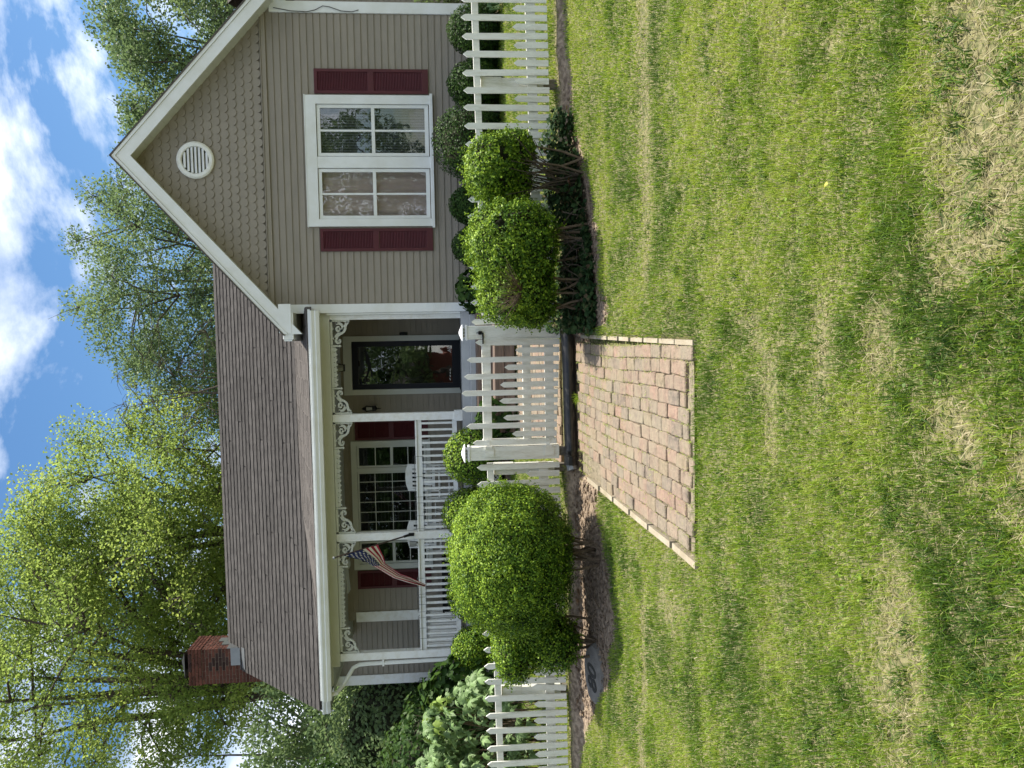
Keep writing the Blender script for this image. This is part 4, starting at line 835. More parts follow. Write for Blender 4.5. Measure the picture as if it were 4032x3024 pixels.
m = MB()
for r_ in range(9):
    for c_ in range(6 if r_ % 2 == 0 else 5):
        u0 = (.5+c_+(0 if r_ % 2 == 0 else .5))/6*.4; v0 = (.6+r_)/9.2*(7/13)
        for s in (-1, 1):
            V = []
            c0 = fp(u0, v0); nrm = (fp(u0+.01, v0)-c0).cross(fp(u0, v0+.01)-c0).normalized()*.003*s
            for k in range(10):
                rr_ = 1 if k % 2 == 0 else .42; V.append(fp(max(u0+.019*rr_*math.cos(k*math.pi/5), 0), max(v0+.029*rr_*math.sin(k*math.pi/5), 0))+nrm)
            m.add(V, [tuple(range(10))])
me = mesh('stars', [v-hoB for v in m.V], m.F, 'flag_white'); link('stars', me, flag, hoB)

# ------------------------------------------------ foliage
def rdirs(n): v = rng.normal(size=(n, 3)); return v/np.linalg.norm(v, axis=1, keepdims=True)
def quads(C, Nn, ln, wd, droop=0.):
    """kite-shaped leaves: centres C, normals Nn"""
    n = len(C); t = rdirs(n); t -= (t*Nn).sum(1, keepdims=True)*Nn; t /= np.linalg.norm(t, axis=1, keepdims=True)+1e-9
    if droop: t[:, 2] -= droop; t /= np.linalg.norm(t, axis=1, keepdims=True)
    b = np.cross(Nn, t); b /= np.linalg.norm(b, axis=1, keepdims=True)+1e-9; ln = ln[:, None]; wd = wd[:, None]
    return np.stack([C-t*ln*.5, C+b*wd*.5-t*ln*.02, C+t*ln*.5, C-b*wd*.5-t*ln*.02], 1)
def ellipse_pts(c, r, n, inner=.80, lump=.10, ls=2.2, seed=0., holes=0., pn=2.):
    d = rdirs(int(n*1.5)); c = np.array(c); r = np.array(r)
    k = 1+lump*(fbm(d*ls+20+seed, 3)-.5)*2
    sp = fbm(d*9+70+seed, 2); rad = k*(inner+(1.03-inner)*rng.random(len(d))**.6)*(1+.28*np.clip(sp-.56, 0, 1)); k = k*1.0
    keep = np.ones(len(d), bool)
    if holes: keep = fbm(d*3.1+50+seed, 3) < 1-holes
    P = c+d/((np.abs(d)**pn).sum(1, keepdims=True)**(1/pn))*r*rad[:, None]; P = P[keep][:n]; d = d[keep][:n]; rad = (rad/k)[keep][:n]
    return P, d, rad
def core(name, c, r, mt, parent, lump=.10, ls=2.2, seed=0., sc=.80, pn=2.):
    bm = bmesh.new(); bmesh.ops.create_icosphere(bm, subdivisions=4, radius=1)
    D = np.array([v.co[:] for v in bm.verts]); k = 1+lump*(fbm(D*ls+20+seed, 3)-.5)*2; D = D/((np.abs(D)**pn).sum(1, keepdims=True)**(1/pn))
    for v, kk, dd in zip(bm.verts, k, D): v.co = Vector([c[i]+dd[i]*r[i]*kk*sc for i in range(3)])-Vector(c)
    me = bpy.data.meshes.new(name); bm.to_mesh(me); bm.free(); me.materials.append(MATS[mt]); return link(name, me, parent, c)
def bush(name, label, lobes, n, leaf, lmat, size=(.025, .017), group=None, stems=8, ground=None, lump=.10, holes=0., cat='bush', core_mt='twig_shade', pn=2., ls=2.4, fwd=0., shoots=0):
    if fwd: lobes = [((c[0]*(c[1]-fwd)/c[1], c[1]-fwd, 1.6+(c[2]-1.6)*(c[1]-fwd)/c[1]), tuple(q*(c[1]-fwd)/c[1] for q in r)) for c, r in lobes]
    c0 = lobes[0][0]; gz_ = ground if ground is not None else float(zg(c0[0], c0[1])); t = thing(name, label, cat, (c0[0], c0[1], gz_), group)
    Q = []; Tn = []; tot = sum(r[0]*r[2] for c, r in lobes)
    for k, (c, r) in enumerate(lobes):
        m_ = int(n*r[0]*r[2]/tot); P, d, rad = ellipse_pts(c, r, m_, .80, lump, ls, k*3.+c[0], holes, pn)
        keep = np.ones(len(P), bool)
        for k2, (c2, r2) in enumerate(lobes):
            if k2 != k: keep &= (np.abs((P-np.array(c2))/np.array(r2))**pn).sum(1) > .62
        P = P[keep]; d = d[keep]; rad = rad[keep]
        nn = d*1.0+rdirs(len(P))*.60; nn /= np.linalg.norm(nn, axis=1, keepdims=True)
        s = rng.uniform(.75, 1.25, len(P)); Q.append(quads(P, nn, size[0]*s, size[1]*s))
        new = (rad-.80)/.23; Tn.append(np.clip(-.02+.62*np.clip(new, 0, 1)*rng.random(len(P))+.30*fbm(P*6, 3)+.30*(fbm(P*22, 2)-.1)+rng.normal(0, .10, len(P))+.22*d[:, 2], 0, 1))  # tint rises towards the top and outside: sunlit leaves put into the colour
        if shoots:                                        # stray shoots standing out of the clipped surface
            i_ = rng.integers(0, len(P), int(shoots*r[0]*r[2]*4)); dd = d[i_]+rdirs(len(i_))*.45; dd[:, 2] += .25; L_ = rng.uniform(.03, .095, len(i_)); tt = rng.random((len(i_), 9))
            PP = (P[i_][:, None]+dd[:, None]*(tt*L_[:, None])[..., None]+rng.normal(0, .006, (len(i_), 9, 3))).reshape(-1, 3); nn = rdirs(len(PP)); s = rng.uniform(.7, 1.1, len(PP)); Q.append(quads(PP, nn, size[0]*s, size[1]*s)); Tn.append(np.clip(rng.normal(.62, .16, len(PP)), 0, 1))
        if core_mt: core('twig_shade_core', c, r, core_mt, t, lump, ls, k*3.+c[0], .79, pn)
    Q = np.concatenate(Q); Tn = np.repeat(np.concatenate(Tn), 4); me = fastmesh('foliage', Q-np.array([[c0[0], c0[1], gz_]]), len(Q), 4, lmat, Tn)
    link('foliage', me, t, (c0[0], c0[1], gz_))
    if stems:
        m = MB()
        for k in range(stems):
            c, r = lobes[k % len(lobes)]; a = rnd.uniform(0, 6.28); bx, by = c[0]+rnd.uniform(-.12, .12)*1.0, c[1]+rnd.uniform(-.1, .1); gz2 = float(zg(bx, by))-.03
            tx, ty, tz = c[0]+math.cos(a)*r[0]*.6, c[1]+math.sin(a)*r[1]*.6, c[2]+rnd.uniform(-.5, .3)*r[2]
            P = [(bx, by, gz2), ((bx*2+tx)/3+rnd.uniform(-.03, .03), (by*2+ty)/3, gz2+(tz-gz2)*.35), ((bx+tx*2)/3, (by+2*ty)/3+rnd.uniform(-.03, .03), gz2+(tz-gz2)*.7), (tx, ty, tz)]
            m.tube(P, [.016, .012, .008, .004], 5)
        m.build('stems', 'twig', t)
    return t
mat('twig_shade', (.026, .030, .011), .95, .3, 20, .8, 60, coord='World')  # dark fill behind the leaves: inner twigs with the bush's shade coloured in
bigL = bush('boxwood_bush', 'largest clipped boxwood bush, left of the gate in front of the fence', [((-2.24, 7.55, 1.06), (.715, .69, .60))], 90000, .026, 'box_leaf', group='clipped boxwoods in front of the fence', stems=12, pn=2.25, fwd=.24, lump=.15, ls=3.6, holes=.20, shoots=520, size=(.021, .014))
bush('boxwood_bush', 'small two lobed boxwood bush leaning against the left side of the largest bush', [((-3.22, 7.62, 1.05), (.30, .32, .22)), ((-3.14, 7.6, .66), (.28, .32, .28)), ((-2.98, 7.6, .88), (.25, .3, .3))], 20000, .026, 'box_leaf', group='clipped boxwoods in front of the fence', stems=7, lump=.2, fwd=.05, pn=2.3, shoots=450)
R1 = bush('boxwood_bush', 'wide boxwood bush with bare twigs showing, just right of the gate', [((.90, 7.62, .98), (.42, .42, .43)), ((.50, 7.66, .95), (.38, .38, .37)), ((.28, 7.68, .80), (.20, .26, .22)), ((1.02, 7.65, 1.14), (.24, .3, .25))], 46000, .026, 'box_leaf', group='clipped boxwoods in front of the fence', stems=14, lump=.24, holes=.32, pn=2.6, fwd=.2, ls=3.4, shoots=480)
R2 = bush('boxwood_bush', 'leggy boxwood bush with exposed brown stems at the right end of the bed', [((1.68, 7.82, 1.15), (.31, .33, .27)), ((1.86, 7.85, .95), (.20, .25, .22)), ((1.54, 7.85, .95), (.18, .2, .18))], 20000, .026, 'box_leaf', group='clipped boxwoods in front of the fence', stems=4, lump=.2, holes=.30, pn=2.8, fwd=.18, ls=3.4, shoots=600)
m = MB()                                                   # bare fanning stems of the leggy bush
for k in range(34):
    bx, by = 1.48+rnd.uniform(-.10, .14), 7.6+rnd.uniform(-.08, .08); a = rnd.uniform(-1, 1); tx, ty, tz = 1.62+a*.32, 7.52+rnd.uniform(-.26, .14), .92+rnd.uniform(-.15, .14)
    m.tube([(bx, by, .33), ((bx*1.3+tx*.7)/2, (by+ty)/2, .62+rnd.uniform(-.04, .04)), (tx, ty, tz)], [.009, .006, .003], 4)
m.build('bare_stems', 'bark', R2)
m = MB()                                                   # dead grey twigs in the gap of the wide bush
for k in range(60):
    bx, by, bz = .42+rnd.uniform(-.05, .05), 7.16, .92; a = rnd.uniform(-1.0, 1.0); l = rnd.uniform(.16, .36)
    m.tube([(bx, by, bz), (bx+math.sin(a)*l*.5, by-.10+rnd.uniform(-.05, .02), bz+math.cos(a)*l*.5), (bx+math.sin(a)*l+rnd.uniform(-.03, .03), by-.18+rnd.uniform(-.06, .05), bz+math.cos(a)*l)], [.005, .003, .0015], 3)
m.build('dead_twigs', 'twig', R1); m = MB()
for k in range(15):
    bx = rnd.uniform(.25, 1.2); j = rnd.uniform(-.12, .12); m.tube([(bx, 7.45, .50), (bx+j, 7.33, .42+rnd.uniform(-.04, .08)), (bx+j*1.3, 7.25, .36+rnd.uniform(-.02, .1)), (bx+j*2.4, 7.18, .33+rnd.uniform(-.03, .14))], [.008, .005, .003, .0015], 4)
m.build('root_stems', 'bark', R1)
BK = [('round dark boxwood by the porch steps, beside the left gate post', -1.86, 11.75, 1.32, .44, .46), ('round dark boxwood behind the right shoulder of the largest front bush', -2.80, 11.9, 1.36, .42, .46),
      ('round dark boxwood behind the top of the largest front bush', -4.03, 11.9, 1.34, .50, .44), ('round dark boxwood at the left end of the porch near the lattice', -4.93, 11.75, 1.36, .36, .36),
      ('largest dark boxwood against the house, under the middle of the gable window', 2.92, 11.7, 1.29, .57, .52), ('low dark boxwood under the right burgundy shutter', 3.80, 11.8, 1.17, .36, .42),
      ('dark boxwood nearest the right corner board of the gable', 4.58, 11.75, 1.14, .38, .42), ('small dark boxwood under the left half of the gable window', 2.0, 11.8, 1.20, .32, .40), ('small dark boxwood under the left burgundy shutter of the gable', 1.38, 11.85, 1.17, .33, .40)]
for i, (lb, x, y, z, rx, rz_) in enumerate(BK): bush('boxwood_bush', lb, [((x, y, z), (rx, rx*.9, rz_))], 7500, .03, 'dark_leaf' if i > 3 else 'box_leaf', (.034, .022), 'clipped boxwoods along the house wall', 4, lump=.09)
# low plants
def rosette(name, label, x, y, n, ln, wd, mt, cat='plant', group=None, spread=.3, up=.5, zb=None):
    z0 = zb if zb is not None else float(zg(x, y)); t = thing(name, label, cat, (x, y, z0), group); Q = []; 
    for k in range(n):
        a = rnd.uniform(0, 6.28); r0 = rnd.uniform(0, spread*.6); bx, by = x+math.cos(a)*r0, y+math.sin(a)*r0; l = ln*rnd.uniform(.7, 1.15); w_ = wd*rnd.uniform(.8, 1.1); el = rnd.uniform(up-.4, up+.5)
        d = Vector((math.cos(a)*math.cos(el), math.sin(a)*math.cos(el), math.sin(el))); s = Vector((-math.sin(a), math.cos(a), 0)); p0 = Vector((bx, by, z0)); p1 = p0+d*l*.5; p2 = p0+d*l*.85+Vector((0, 0, -l*.15)); p3 = p2+Vector((d.x*.3, d.y*.3, -.3))*l*.6
        Q += [[p0-s*.004, p0+s*.004, p1+s*w_*.5, p1-s*w_*.5], [p1-s*w_*.5, p1+s*w_*.5, p2+s*w_*.4, p2-s*w_*.4], [p2-s*w_*.4, p2+s*w_*.4, p3+s*.003, p3-s*.003]]
    Q = np.array([[list(v) for v in q] for q in Q])-np.array([[[x, y, z0]]]); me = fastmesh('leaves', Q, len(Q), 4, mt, np.repeat(rng.random(len(Q)), 4)); link('leaves', me, t, (x, y, z0)); return t
rosette('hosta', 'strap leaved plant by the right corner of the gable', 4.95, 11.55, 46, .42, .07, 'hosta_leaf', up=.9)
bush('leafy_plant', 'broad leaved green plant at the left corner board of the gable', [((.72, 12.05, 1.22), (.34, .22, .32))], 260, .1, 'dark_leaf', (.13, .11), None, 4, core_mt=None, cat='plant')
bush('leafy_plant', 'broad leaved green plant beside the left end of the porch steps', [((-1.25, 11.15, 1.0), (.34, .22, .30))], 260, .1, 'dark_leaf', (.12, .10), None, 4, core_mt=None, cat='plant')
bush('flowering_shrub', 'pale flecked shrub beyond the right corner of the house', [((6.3, 12.8, 1.7), (.9, .8, .95))], 5000, .05, 'green_leaf', (.06, .04), None, 6, cat='shrub')
for k, (x, lb) in enumerate(((3.4, 'low dark green plants under the right shutter of the gable'), (2.4, 'low dark green plants under the gable window'), (1.7, 'low dark green plants left of the gable window'), (4.3, 'low dark green plants near the right corner of the gable'))):
    bush('ground_plant', lb, [((x, 11.98, .93), (.52, .2, .20))], 1300, .05, 'ivy_leaf', (.07, .05), 'low plants along the gable foundation', 0, core_mt='twig_shade', cat='plant')
# ivy and litter under the right hand bushes
n = 10000; x = rng.uniform(.02, 2.3, n); y = rng.uniform(6.95, 8.05, n); k = (y > np.interp(x, [0, .35, .75, 1.5, 2.1], [7.15, 7.12, 7.22, 7.5, 7.8])); x, y = x[k], y[k]
h = (.22+.30*sstep(7.2, 7.7, y))*np.clip(xyn(x, y, 3., 2.)-.1, 0, 1)*rng.random(len(x))+.02; P = np.stack([x, y, zg(x, y)+h], -1); nn = rdirs(len(P))*.6+np.array([0, -.3, .8]); nn /= np.linalg.norm(nn, axis=1, keepdims=True)
s = rng.uniform(.8, 1.4, len(P)); o = link('ivy', fastmesh('ivy', quads(P, nn, .05*s, .045*s), len(P), 4, 'ivy_leaf', np.repeat(rng.random(len(P))**.8, 4))); tag(o, 'dark ivy and leaf litter spreading under the bushes right of the gate', 'ivy', kind='stuff')

def tree(name, label, base, h, cc, cr, nleaf, lmat, lsz=.11, group=None, limbs=9, tr=.30, sub=7, clus=.36, bare=False, seed=1, csz=.95, clumps_=0):
    """tapered trunk, limbs that reach into an ellipsoid crown, leaf clusters along the twigs"""
    q = random.Random(seed); g = np.random.default_rng(seed); t = thing(name, label, 'tree', base, group); bx = Vector(base)
    m = MB(); fork = bx+Vector((q.uniform(-.3, .3), q.uniform(-.3, .3), (cc[2]-cr[2]-bx.z)*.75+.2*cr[2])); m.tube([bx-Vector((0, 0, .3)), bx.lerp(fork, .5)+Vector((.1, 0, 0)), fork], [tr*1.15, tr*.9, tr*.75], 9)
    m.build('trunk', 'bark', t); tips = []; m = MB(); c = Vector(cc)
    def inell(s=1.): 
        while True:
            v = Vector((q.uniform(-1, 1), q.uniform(-1, 1), q.uniform(-1, 1)))
            if (.3 if q.random() < .5 else .65) < v.length < 1: return Vector((c.x+v.x*cr[0]*s, c.y+v.y*cr[1]*s, c.z+v.z*cr[2]*s))
    LP = []
    for k in range(limbs):
        e = inell(.72)
        if k == 0: e = c+Vector((q.uniform(-1, 1), 0, cr[2]*.6))
        d = e-fork; mid = fork+d*.35+Vector((0, 0, d.length*.13))+Vector((q.uniform(-.3, .3), q.uniform(-.3, .3), 0)); m2 = fork+d*.68+Vector((0, 0, d.length*.10)); P = [fork, mid, m2, e]
        m.tube(P, [tr*.5, tr*.32, tr*.18, tr*.05], 6)
        for f_ in (.8, 1.3, 1.7, 2.1, 2.4, 2.7, 2.95): i0 = int(f_); LP.append(P[i0].lerp(P[i0+1], f_-i0))
    LPa = np.array([list(v) for v in LP]); nc = clumps_ or max(20, int(cr[0]*cr[1]*cr[2]*1.15)); CC = []
    while len(CC) < nc:                                    # spread the clumps evenly through the crown
        best = None; bd = -1
        for z_ in range(6):
            v = inell(.93); dd = min(((v-w_).length for w_ in CC), default=9)
            if dd > bd: best, bd = v, dd
        CC.append(best)
    for cc_ in CC:
        a_ = LPa[np.argmin(((LPa-np.array(cc_))**2).sum(1))]; a_ = Vector(a_); mm = a_.lerp(cc_, .5)+Vector((q.uniform(-.15, .15), 0, q.uniform(0, .25)))
        m.tube([a_, mm, cc_], [tr*.12, tr*.08, tr*.03], 4, cap=False); tips.append(cc_)
        for z_ in range(7 if not bare else 9):
            e3 = cc_+Vector((q.gauss(0, 1), q.gauss(0, 1), q.gauss(.1, .8)))*csz*.45; m.tube([cc_, cc_.lerp(e3, .5)+Vector((0, 0, .06)), e3], [tr*.04+.004, tr*.02+.003, .004], 3, cap=False)
    m.build('limbs', 'bark', t)
    if nleaf:
        Tp = np.array([list(v) for v in CC]); sz = g.uniform(.65, 1.25, len(Tp))*csz; i = g.choice(len(Tp), nleaf, p=sz**2.2/(sz**2.2).sum()); d = g.normal(size=(nleaf, 3)); d /= np.linalg.norm(d, axis=1, keepdims=True)
        kx = .62+.75*fbm(d*1.9+Tp[i]*3.1, 2); P = Tp[i]+d*(sz[i]*kx*g.random(nleaf)**.45)[:, None]*np.array([1.05, 1.05, .78])
        nn = g.normal(size=(len(P), 3))+np.array([0, 0, .7]); nn /= np.linalg.norm(nn, axis=1, keepdims=True); s = g.uniform(.7, 1.3, len(P))
        tc_ = g.normal(0, .13, len(Tp)); tint = np.clip(.45+.5*(fbm(P*.55+seed, 3)-.5)+tc_[i]+g.normal(0, .14, len(P)), 0, 1)
        me = fastmesh('crown', quads(P, nn, lsz*s, lsz*.66*s, .25)-np.array([[list(bx)]]), len(P), 4, lmat, np.repeat(tint, 4)); link('crown', me, t, base)
    return t
tree('maple_tree', 'tall bright yellow green maple rising behind the chimney', (-11.3, 25, .9), 16, (-9.6, 25, 12.9), (5.0, 4.3, 5.6), 88000, 'maple_leaf', .098, limbs=24, tr=.40, seed=3, clus=.46)
tree('maple_tree', 'broad bright green maple behind the middle of the long roof', (-6.8, 27, .9), 15, (-6.7, 27, 10.9), (4.8, 4.2, 5.7), 92000, 'maple_leaf', .098, limbs=24, tr=.36, seed=5, clus=.46)
tree('bare_tree', 'thin grey tree with mostly bare branches between the maple and the gable', (-1.2, 24, .9), 11, (-1.4, 24, 9.4), (2.2, 1.6, 2.9), 0, 'maple_leaf', limbs=9, tr=.12, bare=True, seed=8, csz=.9, clumps_=34)
tree('round_tree', 'large dark green tree standing behind the left slope of the gable', (2.2, 29, .9), 15, (2.4, 29, 9.7), (5.9, 4.2, 5.6), 112000, 'green_leaf', .10, limbs=26, tr=.30, sub=8, seed=11, clus=.62)
tree('round_tree', 'green tree behind the right slope of the gable, cut off by the frame', (9.4, 27, .9), 12, (9.4, 27, 8.6), (5.0, 3.4, 4.6), 80000, 'green_leaf', .115, limbs=22, tr=.22, seed=13, clus=.42)
tree('round_tree', 'low green tree behind the roof ridge, left of the bare tree', (-2.6, 31, .9), 9, (-2.9, 31, 6.4), (4.4, 3, 2.6), 26000, 'green_leaf', .15, limbs=9, tr=.2, seed=14, clus=.5)
tree('overhanging_tree', 'tree whose leafy branch tips enter the sky at the right edge', (10.4, 19, .85), 13, (10.9, 18.5, 9.4), (3.4, 2.6, 1.7), 9000, 'green_leaf', .08, csz=.5, limbs=9, tr=.2, seed=17, clus=.24)
tree('side_tree', 'loose green tree close behind the left end of the house', (-10.6, 20.5, .85), 8, (-10.4, 20.5, 4.5), (2.7, 2.2, 2.7), 26000, 'green_leaf', .11, limbs=10, tr=.14, seed=19, clus=.4)
tree('side_tree', 'drooping thin tree left of the chimney with sky showing through', (-12.8, 23.5, .85), 11, (-11.8, 23.5, 8.2), (2.6, 2.2, 3.0), 9000, 'maple_leaf', .10, csz=.6, limbs=9, tr=.14, seed=21, clus=.35)
for k, (lb, x, y, z, rx, rz_) in enumerate((('dense dark green thicket beside the left wall of the house', -8.7, 17.2, 2.6, 1.5, 1.9), ('dense dark evergreen at the far left edge behind the shrub', -10.6, 16.8, 3.0, 1.5, 2.6), ('dark leafy mass behind the pale leafed shrub, low at the left edge', -8.0, 13.6, 1.9, 1.5, 1.15))):
    bush('thicket', lb, [((x, y, z), (rx, rx, rz_)), ((x-rx*.5, y, z+rz_*.45), (rx*.7, rx*.7, rz_*.55))], 14000, .07, 'green_leaf' if k == 0 else 'dark_leaf', (.10, .06), 'thickets left of the house', 5, cat='thicket', lump=.28)
bush('hedge', 'long dark hedge closing the garden far behind the left side', [((-16, 30, 2.2), (7, 1.6, 2.4)), ((-9, 33, 2.2), (6, 1.6, 2.6))], 16000, .1, 'dark_leaf', (.22, .15), None, 0, cat='hedge', lump=.2)
# pale large leafed shrub: every leaf its own part
hy = thing('oakleaf_shrub', 'shrub with large drooping pale green lobed leaves behind the left fence', 'shrub', (-5.4, 9.7, .55))
def lobed(seed, mt):
    q = random.Random(seed); o_ = [(0, -.02), (.16, .06), (.34, .02), (.30, .18), (.50, .30), (.33, .36), (.38, .58), (.20, .58), (.14, .80), (0, 1.0)]
    o_ = [(x*q.uniform(.85, 1.1), y) for x, y in o_]; V = []; 
    def Z(x, y): return -.75*(y-.25)**2*(1 if y > .25 else 0)-.9*x*x
    mid = [(0, y) for y in (0, .2, .4, .6, .8)]
    V = [(0, o_[0][1], Z(0, 0))]; Fa = []
    right = [(x, y, Z(x, y)) for x, y in o_[1:-1]]; left = [(-x, y, Z(x, y)) for x, y in o_[1:-1]]; tip = (0, 1.0, Z(0, 1)); c = [(0, .3, Z(0, .3)+.03), (0, .62, Z(0, .62)+.03)]
    V = [V[0]]+right+left+[tip]+c; n_ = len(right); t_ = 1+2*n_; c1, c2 = t_+1, t_+2; seq = [0]+list(range(1, n_+1))+[t_]; sl_ = [0]+list(range(n_+1, 2*n_+1))+[t_]
    for i in range(len(seq)-1):
        cc_ = c1 if i < 5 else c2; Fa.append((cc_, seq[i], seq[i+1])); Fa.append((cc_, sl_[i+1], sl_[i]))
        if i == 4: Fa.append((c1, seq[5], c2)); Fa.append((c1, c2, sl_[5]))
    return mesh('leaf', [(v[0]*.145, v[1]*.145, v[2]*.19) for v in V], Fa, mt, True)
lm = [lobed(s, 'pale_leaf') for s in range(4)]+[lobed(9, 'lime_leaf')]; hz = []
def hyc(x): return float(np.interp(x, [-6.6, -6.1, -5.7, -5.3, -4.95, -4.6, -4.4], [2.50, 2.42, 2.30, 2.02, 2.08, 1.80, 1.3]))
for k in range(300):
    x = rnd.uniform(-6.6, -4.42); top = hyc(x); z = .75+(top-.75)*rnd.random()**.6; y = 9.75-.55*math.sqrt(max(0, 1-((z-1.3)/1.1)**2))*rnd.uniform(.6, 1.05)+rnd.uniform(-.08, .12)
    if xyn(np.array(x), np.array(z), 2.6, 6.) < .43: z += .25; y += .3
    if rnd.random() < .12: y -= .3; 
    o = link('leaf', lm[4] if (z > top-.25 and rnd.random() < .35) else lm[rnd.randrange(4)], hy, (x, y, min(z, top+.02))); a = rnd.gauss(0, .9)+math.pi; o.rotation_euler = (R(rnd.uniform(-60, 5)), rnd.gauss(0, .5), a); s = rnd.uniform(.7, 1.3); o.scale = (s, s, s); hz.append((x, y, z))
im = MB(); base_l = [(list(q.vertices), q.material_index) for q in lm[0].polygons]
for k in range(1500):
    x = rnd.uniform(-6.7, -4.5); top = hyc(x); z = .70+(top-.75)*rnd.random()**.8; y = 9.95-.5*math.sqrt(max(0, 1-((z-1.3)/1.1)**2))*rnd.uniform(.2, 1.0)
    if xyn(np.array(x), np.array(z), 2.6, 6.) < .44: continue
    Mx = Matrix.Translation((x, y, z)) @ Matrix.Rotation(rnd.gauss(0, 1)+math.pi, 4, 'Z') @ Matrix.Rotation(R(rnd.uniform(-70, 5)), 4, 'X') @ Matrix.Scale(rnd.uniform(.7, 1.2), 4)
    src = lm[k % 4]; im.add([Mx @ v.co for v in src.vertices], [tuple(p.vertices) for p in src.polygons])
me = mesh('inner_leaves', [v-Vector((-5.4, 9.7, .55)) for v in im.V], im.F, 'pale_leaf'); o = link('inner_leaves', me, hy, (-5.4, 9.7, .55)); o['kind'] = 'stuff'
m = MB()
for k in range(70):
    x, y, z = rnd.choice(hz); m.tube([(-5.4+(x+5.4)*.5, 9.9, .5), ((x-5.4)/2+rnd.uniform(-.1, .1), 9.95, (z+.5)/2), (x, y+.03, z-.03)], [.009, .006, .004], 4)
m.build('stems', 'twig', hy)
bush('leafy_plant', 'dark broad leaved plant in shade between the pale shrub and the porch', [((-5.6, 11.6, 1.45), (.65, .3, .75))], 700, .1, 'dark_leaf', (.15, .12), None, 5, core_mt=None, cat='plant')
# ------------------------------------------------ grass, straw, clods
def blades(n, x, y, hgt, wd, lean, tint, lay=None):
    z = zg(x, y); a = rng.uniform(0, 2*np.pi, n); lx, ly = np.cos(a)*lean, np.sin(a)*lean; b = rng.uniform(0, 2*np.pi, n); sx_, sy_ = np.cos(b)*wd*.5, np.sin(b)*wd*.5
    p0 = np.stack([x, y, z-.004], -1); S = np.stack([sx_, sy_, np.zeros(n)], -1); mid = p0+np.stack([lx*.35*hgt, ly*.35*hgt, hgt*.55], -1); tip = p0+np.stack([lx*hgt, ly*hgt, hgt*np.clip(1-lean*.45, .12, 1)], -1)
    Q = np.stack([p0-S, p0+S, mid+S*.8, mid-S*.8], 1); T3 = np.stack([mid-S*.8, mid+S*.8, tip+S*.12, tip-S*.12], 1)
    return np.concatenate([Q, T3]), np.concatenate([np.repeat(tint, 4), np.repeat(tint, 4)])
def allowed(x, y):
    inp = (x > FX0-.0+.07*(xyn(x*0+5, y, 3., 4.)-.4)) & (x < FX1+.05-.09*(xyn(x*0+8, y, 4., 4.)-.3)) & (y > 4.70+.30*(xyn(x, x*0+3, 4., 9.)-.35)) & (y < 11.1)
    edge = (x > FX1) & (x < FX1+.09) & (y > 4.7) & (y < 7.9)
    return ~inp & ~(edge & (rng.random(len(x)) < .45)) & (rng.random(len(x)) > bed(x, y)*1.05-.0) & (y < 11.85)
def grass_zone(y0, y1, dens, hh, ww, pw=.62):
    A = (y1-y0)*(y0+y1)*pw+ (y1-y0)*1.2; n = int(A*dens); y = rng.uniform(y0, y1, n); hw = y*pw+.6; x = rng.uniform(-1, 1, n)*hw-.06*y
    ok = allowed(x, y); db = drybare(x, y); ok &= rng.random(n) > db*.85; x, y, db = x[ok], y[ok], db[ok]; n = len(x)
    mac = xyn(x, y, 1.3, 12., 4, 2.2); tuft = xyn(x, y, 7., 15., 2, 12.); patch = xyn(x, y, 3.2, 21., 3)
    h = hh*(.55+.75*tuft)*rng.uniform(.6, 1.35, n)*(1-.35*db); lean = np.abs(rng.normal(.35, .30, n))
    t = .42+.55*(mac-.5)+.7*(patch-.5)+rng.normal(0, .16, n)+.30*db; straw = rng.random(n) < (.035+.5*db+.6*np.clip(mac-.58, 0, 1)); t = np.where(straw, rng.uniform(.74, 1.0, n), np.clip(t, 0, .66)); lean = np.where(straw, lean+.7, lean)
    dk = sstep(.62, .74, xyn(x, y, 2.6, 31., 3, 3.4)); t = np.where(~straw, t*(1-.42*dk), t); h = h*(1+.3*dk)
    if y0 < 3: h = h*(1+.12*sstep(2.7, 2.2, y))
    return blades(n, x, y, h, ww*rng.uniform(.7, 1.2, n), lean, t)
Qs, Ts = [], []
for a in ((1.85, 2.7, 15000, .050, .0036), (2.7, 3.8, 10500, .046, .0042), (3.8, 5.5, 6500, .043, .0052), (5.5, 8.25, 4200, .040, .0066), (8.25, 11.9, 2300, .045, .0085)):
    q_, t_ = grass_zone(*a); Qs.append(q_); Ts.append(t_)
# longer straggling tufts, and straw lying flat
def clumps(n, y0, y1, per, h0):
    cy_ = rng.uniform(y0, y1, n); cx_ = rng.uniform(-1, 1, n)*(cy_*.6+.4)-.06*cy_; x = np.repeat(cx_, per)+rng.normal(0, .022, n*per); y = np.repeat(cy_, per)+rng.normal(0, .022, n*per); k = allowed(x, y); x, y = x[k], y[k]; n2 = len(x)
    return blades(n2, x, y, h0*rng.uniform(.5, 1.2, n2), .004*np.ones(n2)*(1+y/9), np.abs(rng.normal(.7, .35, n2)), np.clip(rng.normal(.12, .12, n2), 0, .5))
for a in ((90, 1.9, 2.7, 34, .066), (90, 2.7, 5., 26, .055), (80, 5, 8, 20, .05)): q_, t_ = clumps(*a); Qs.append(q_); Ts.append(t_)
n = 38000; y = 1.85+rng.random(n)**1.5*6.2; x = rng.uniform(-1, 1, n)*(y*.6+.5)-.06*y; k = allowed(x, y) & (rng.random(n) < .10+drybare(x, y)); x, y = x[k], y[k]; n = len(x)
q_, t_ = blades(n, x, y, rng.uniform(.02, .055, n), .0026+.0004*y, rng.uniform(1.3, 2.2, n), rng.uniform(.78, 1, n)); Qs.append(q_); Ts.append(t_)
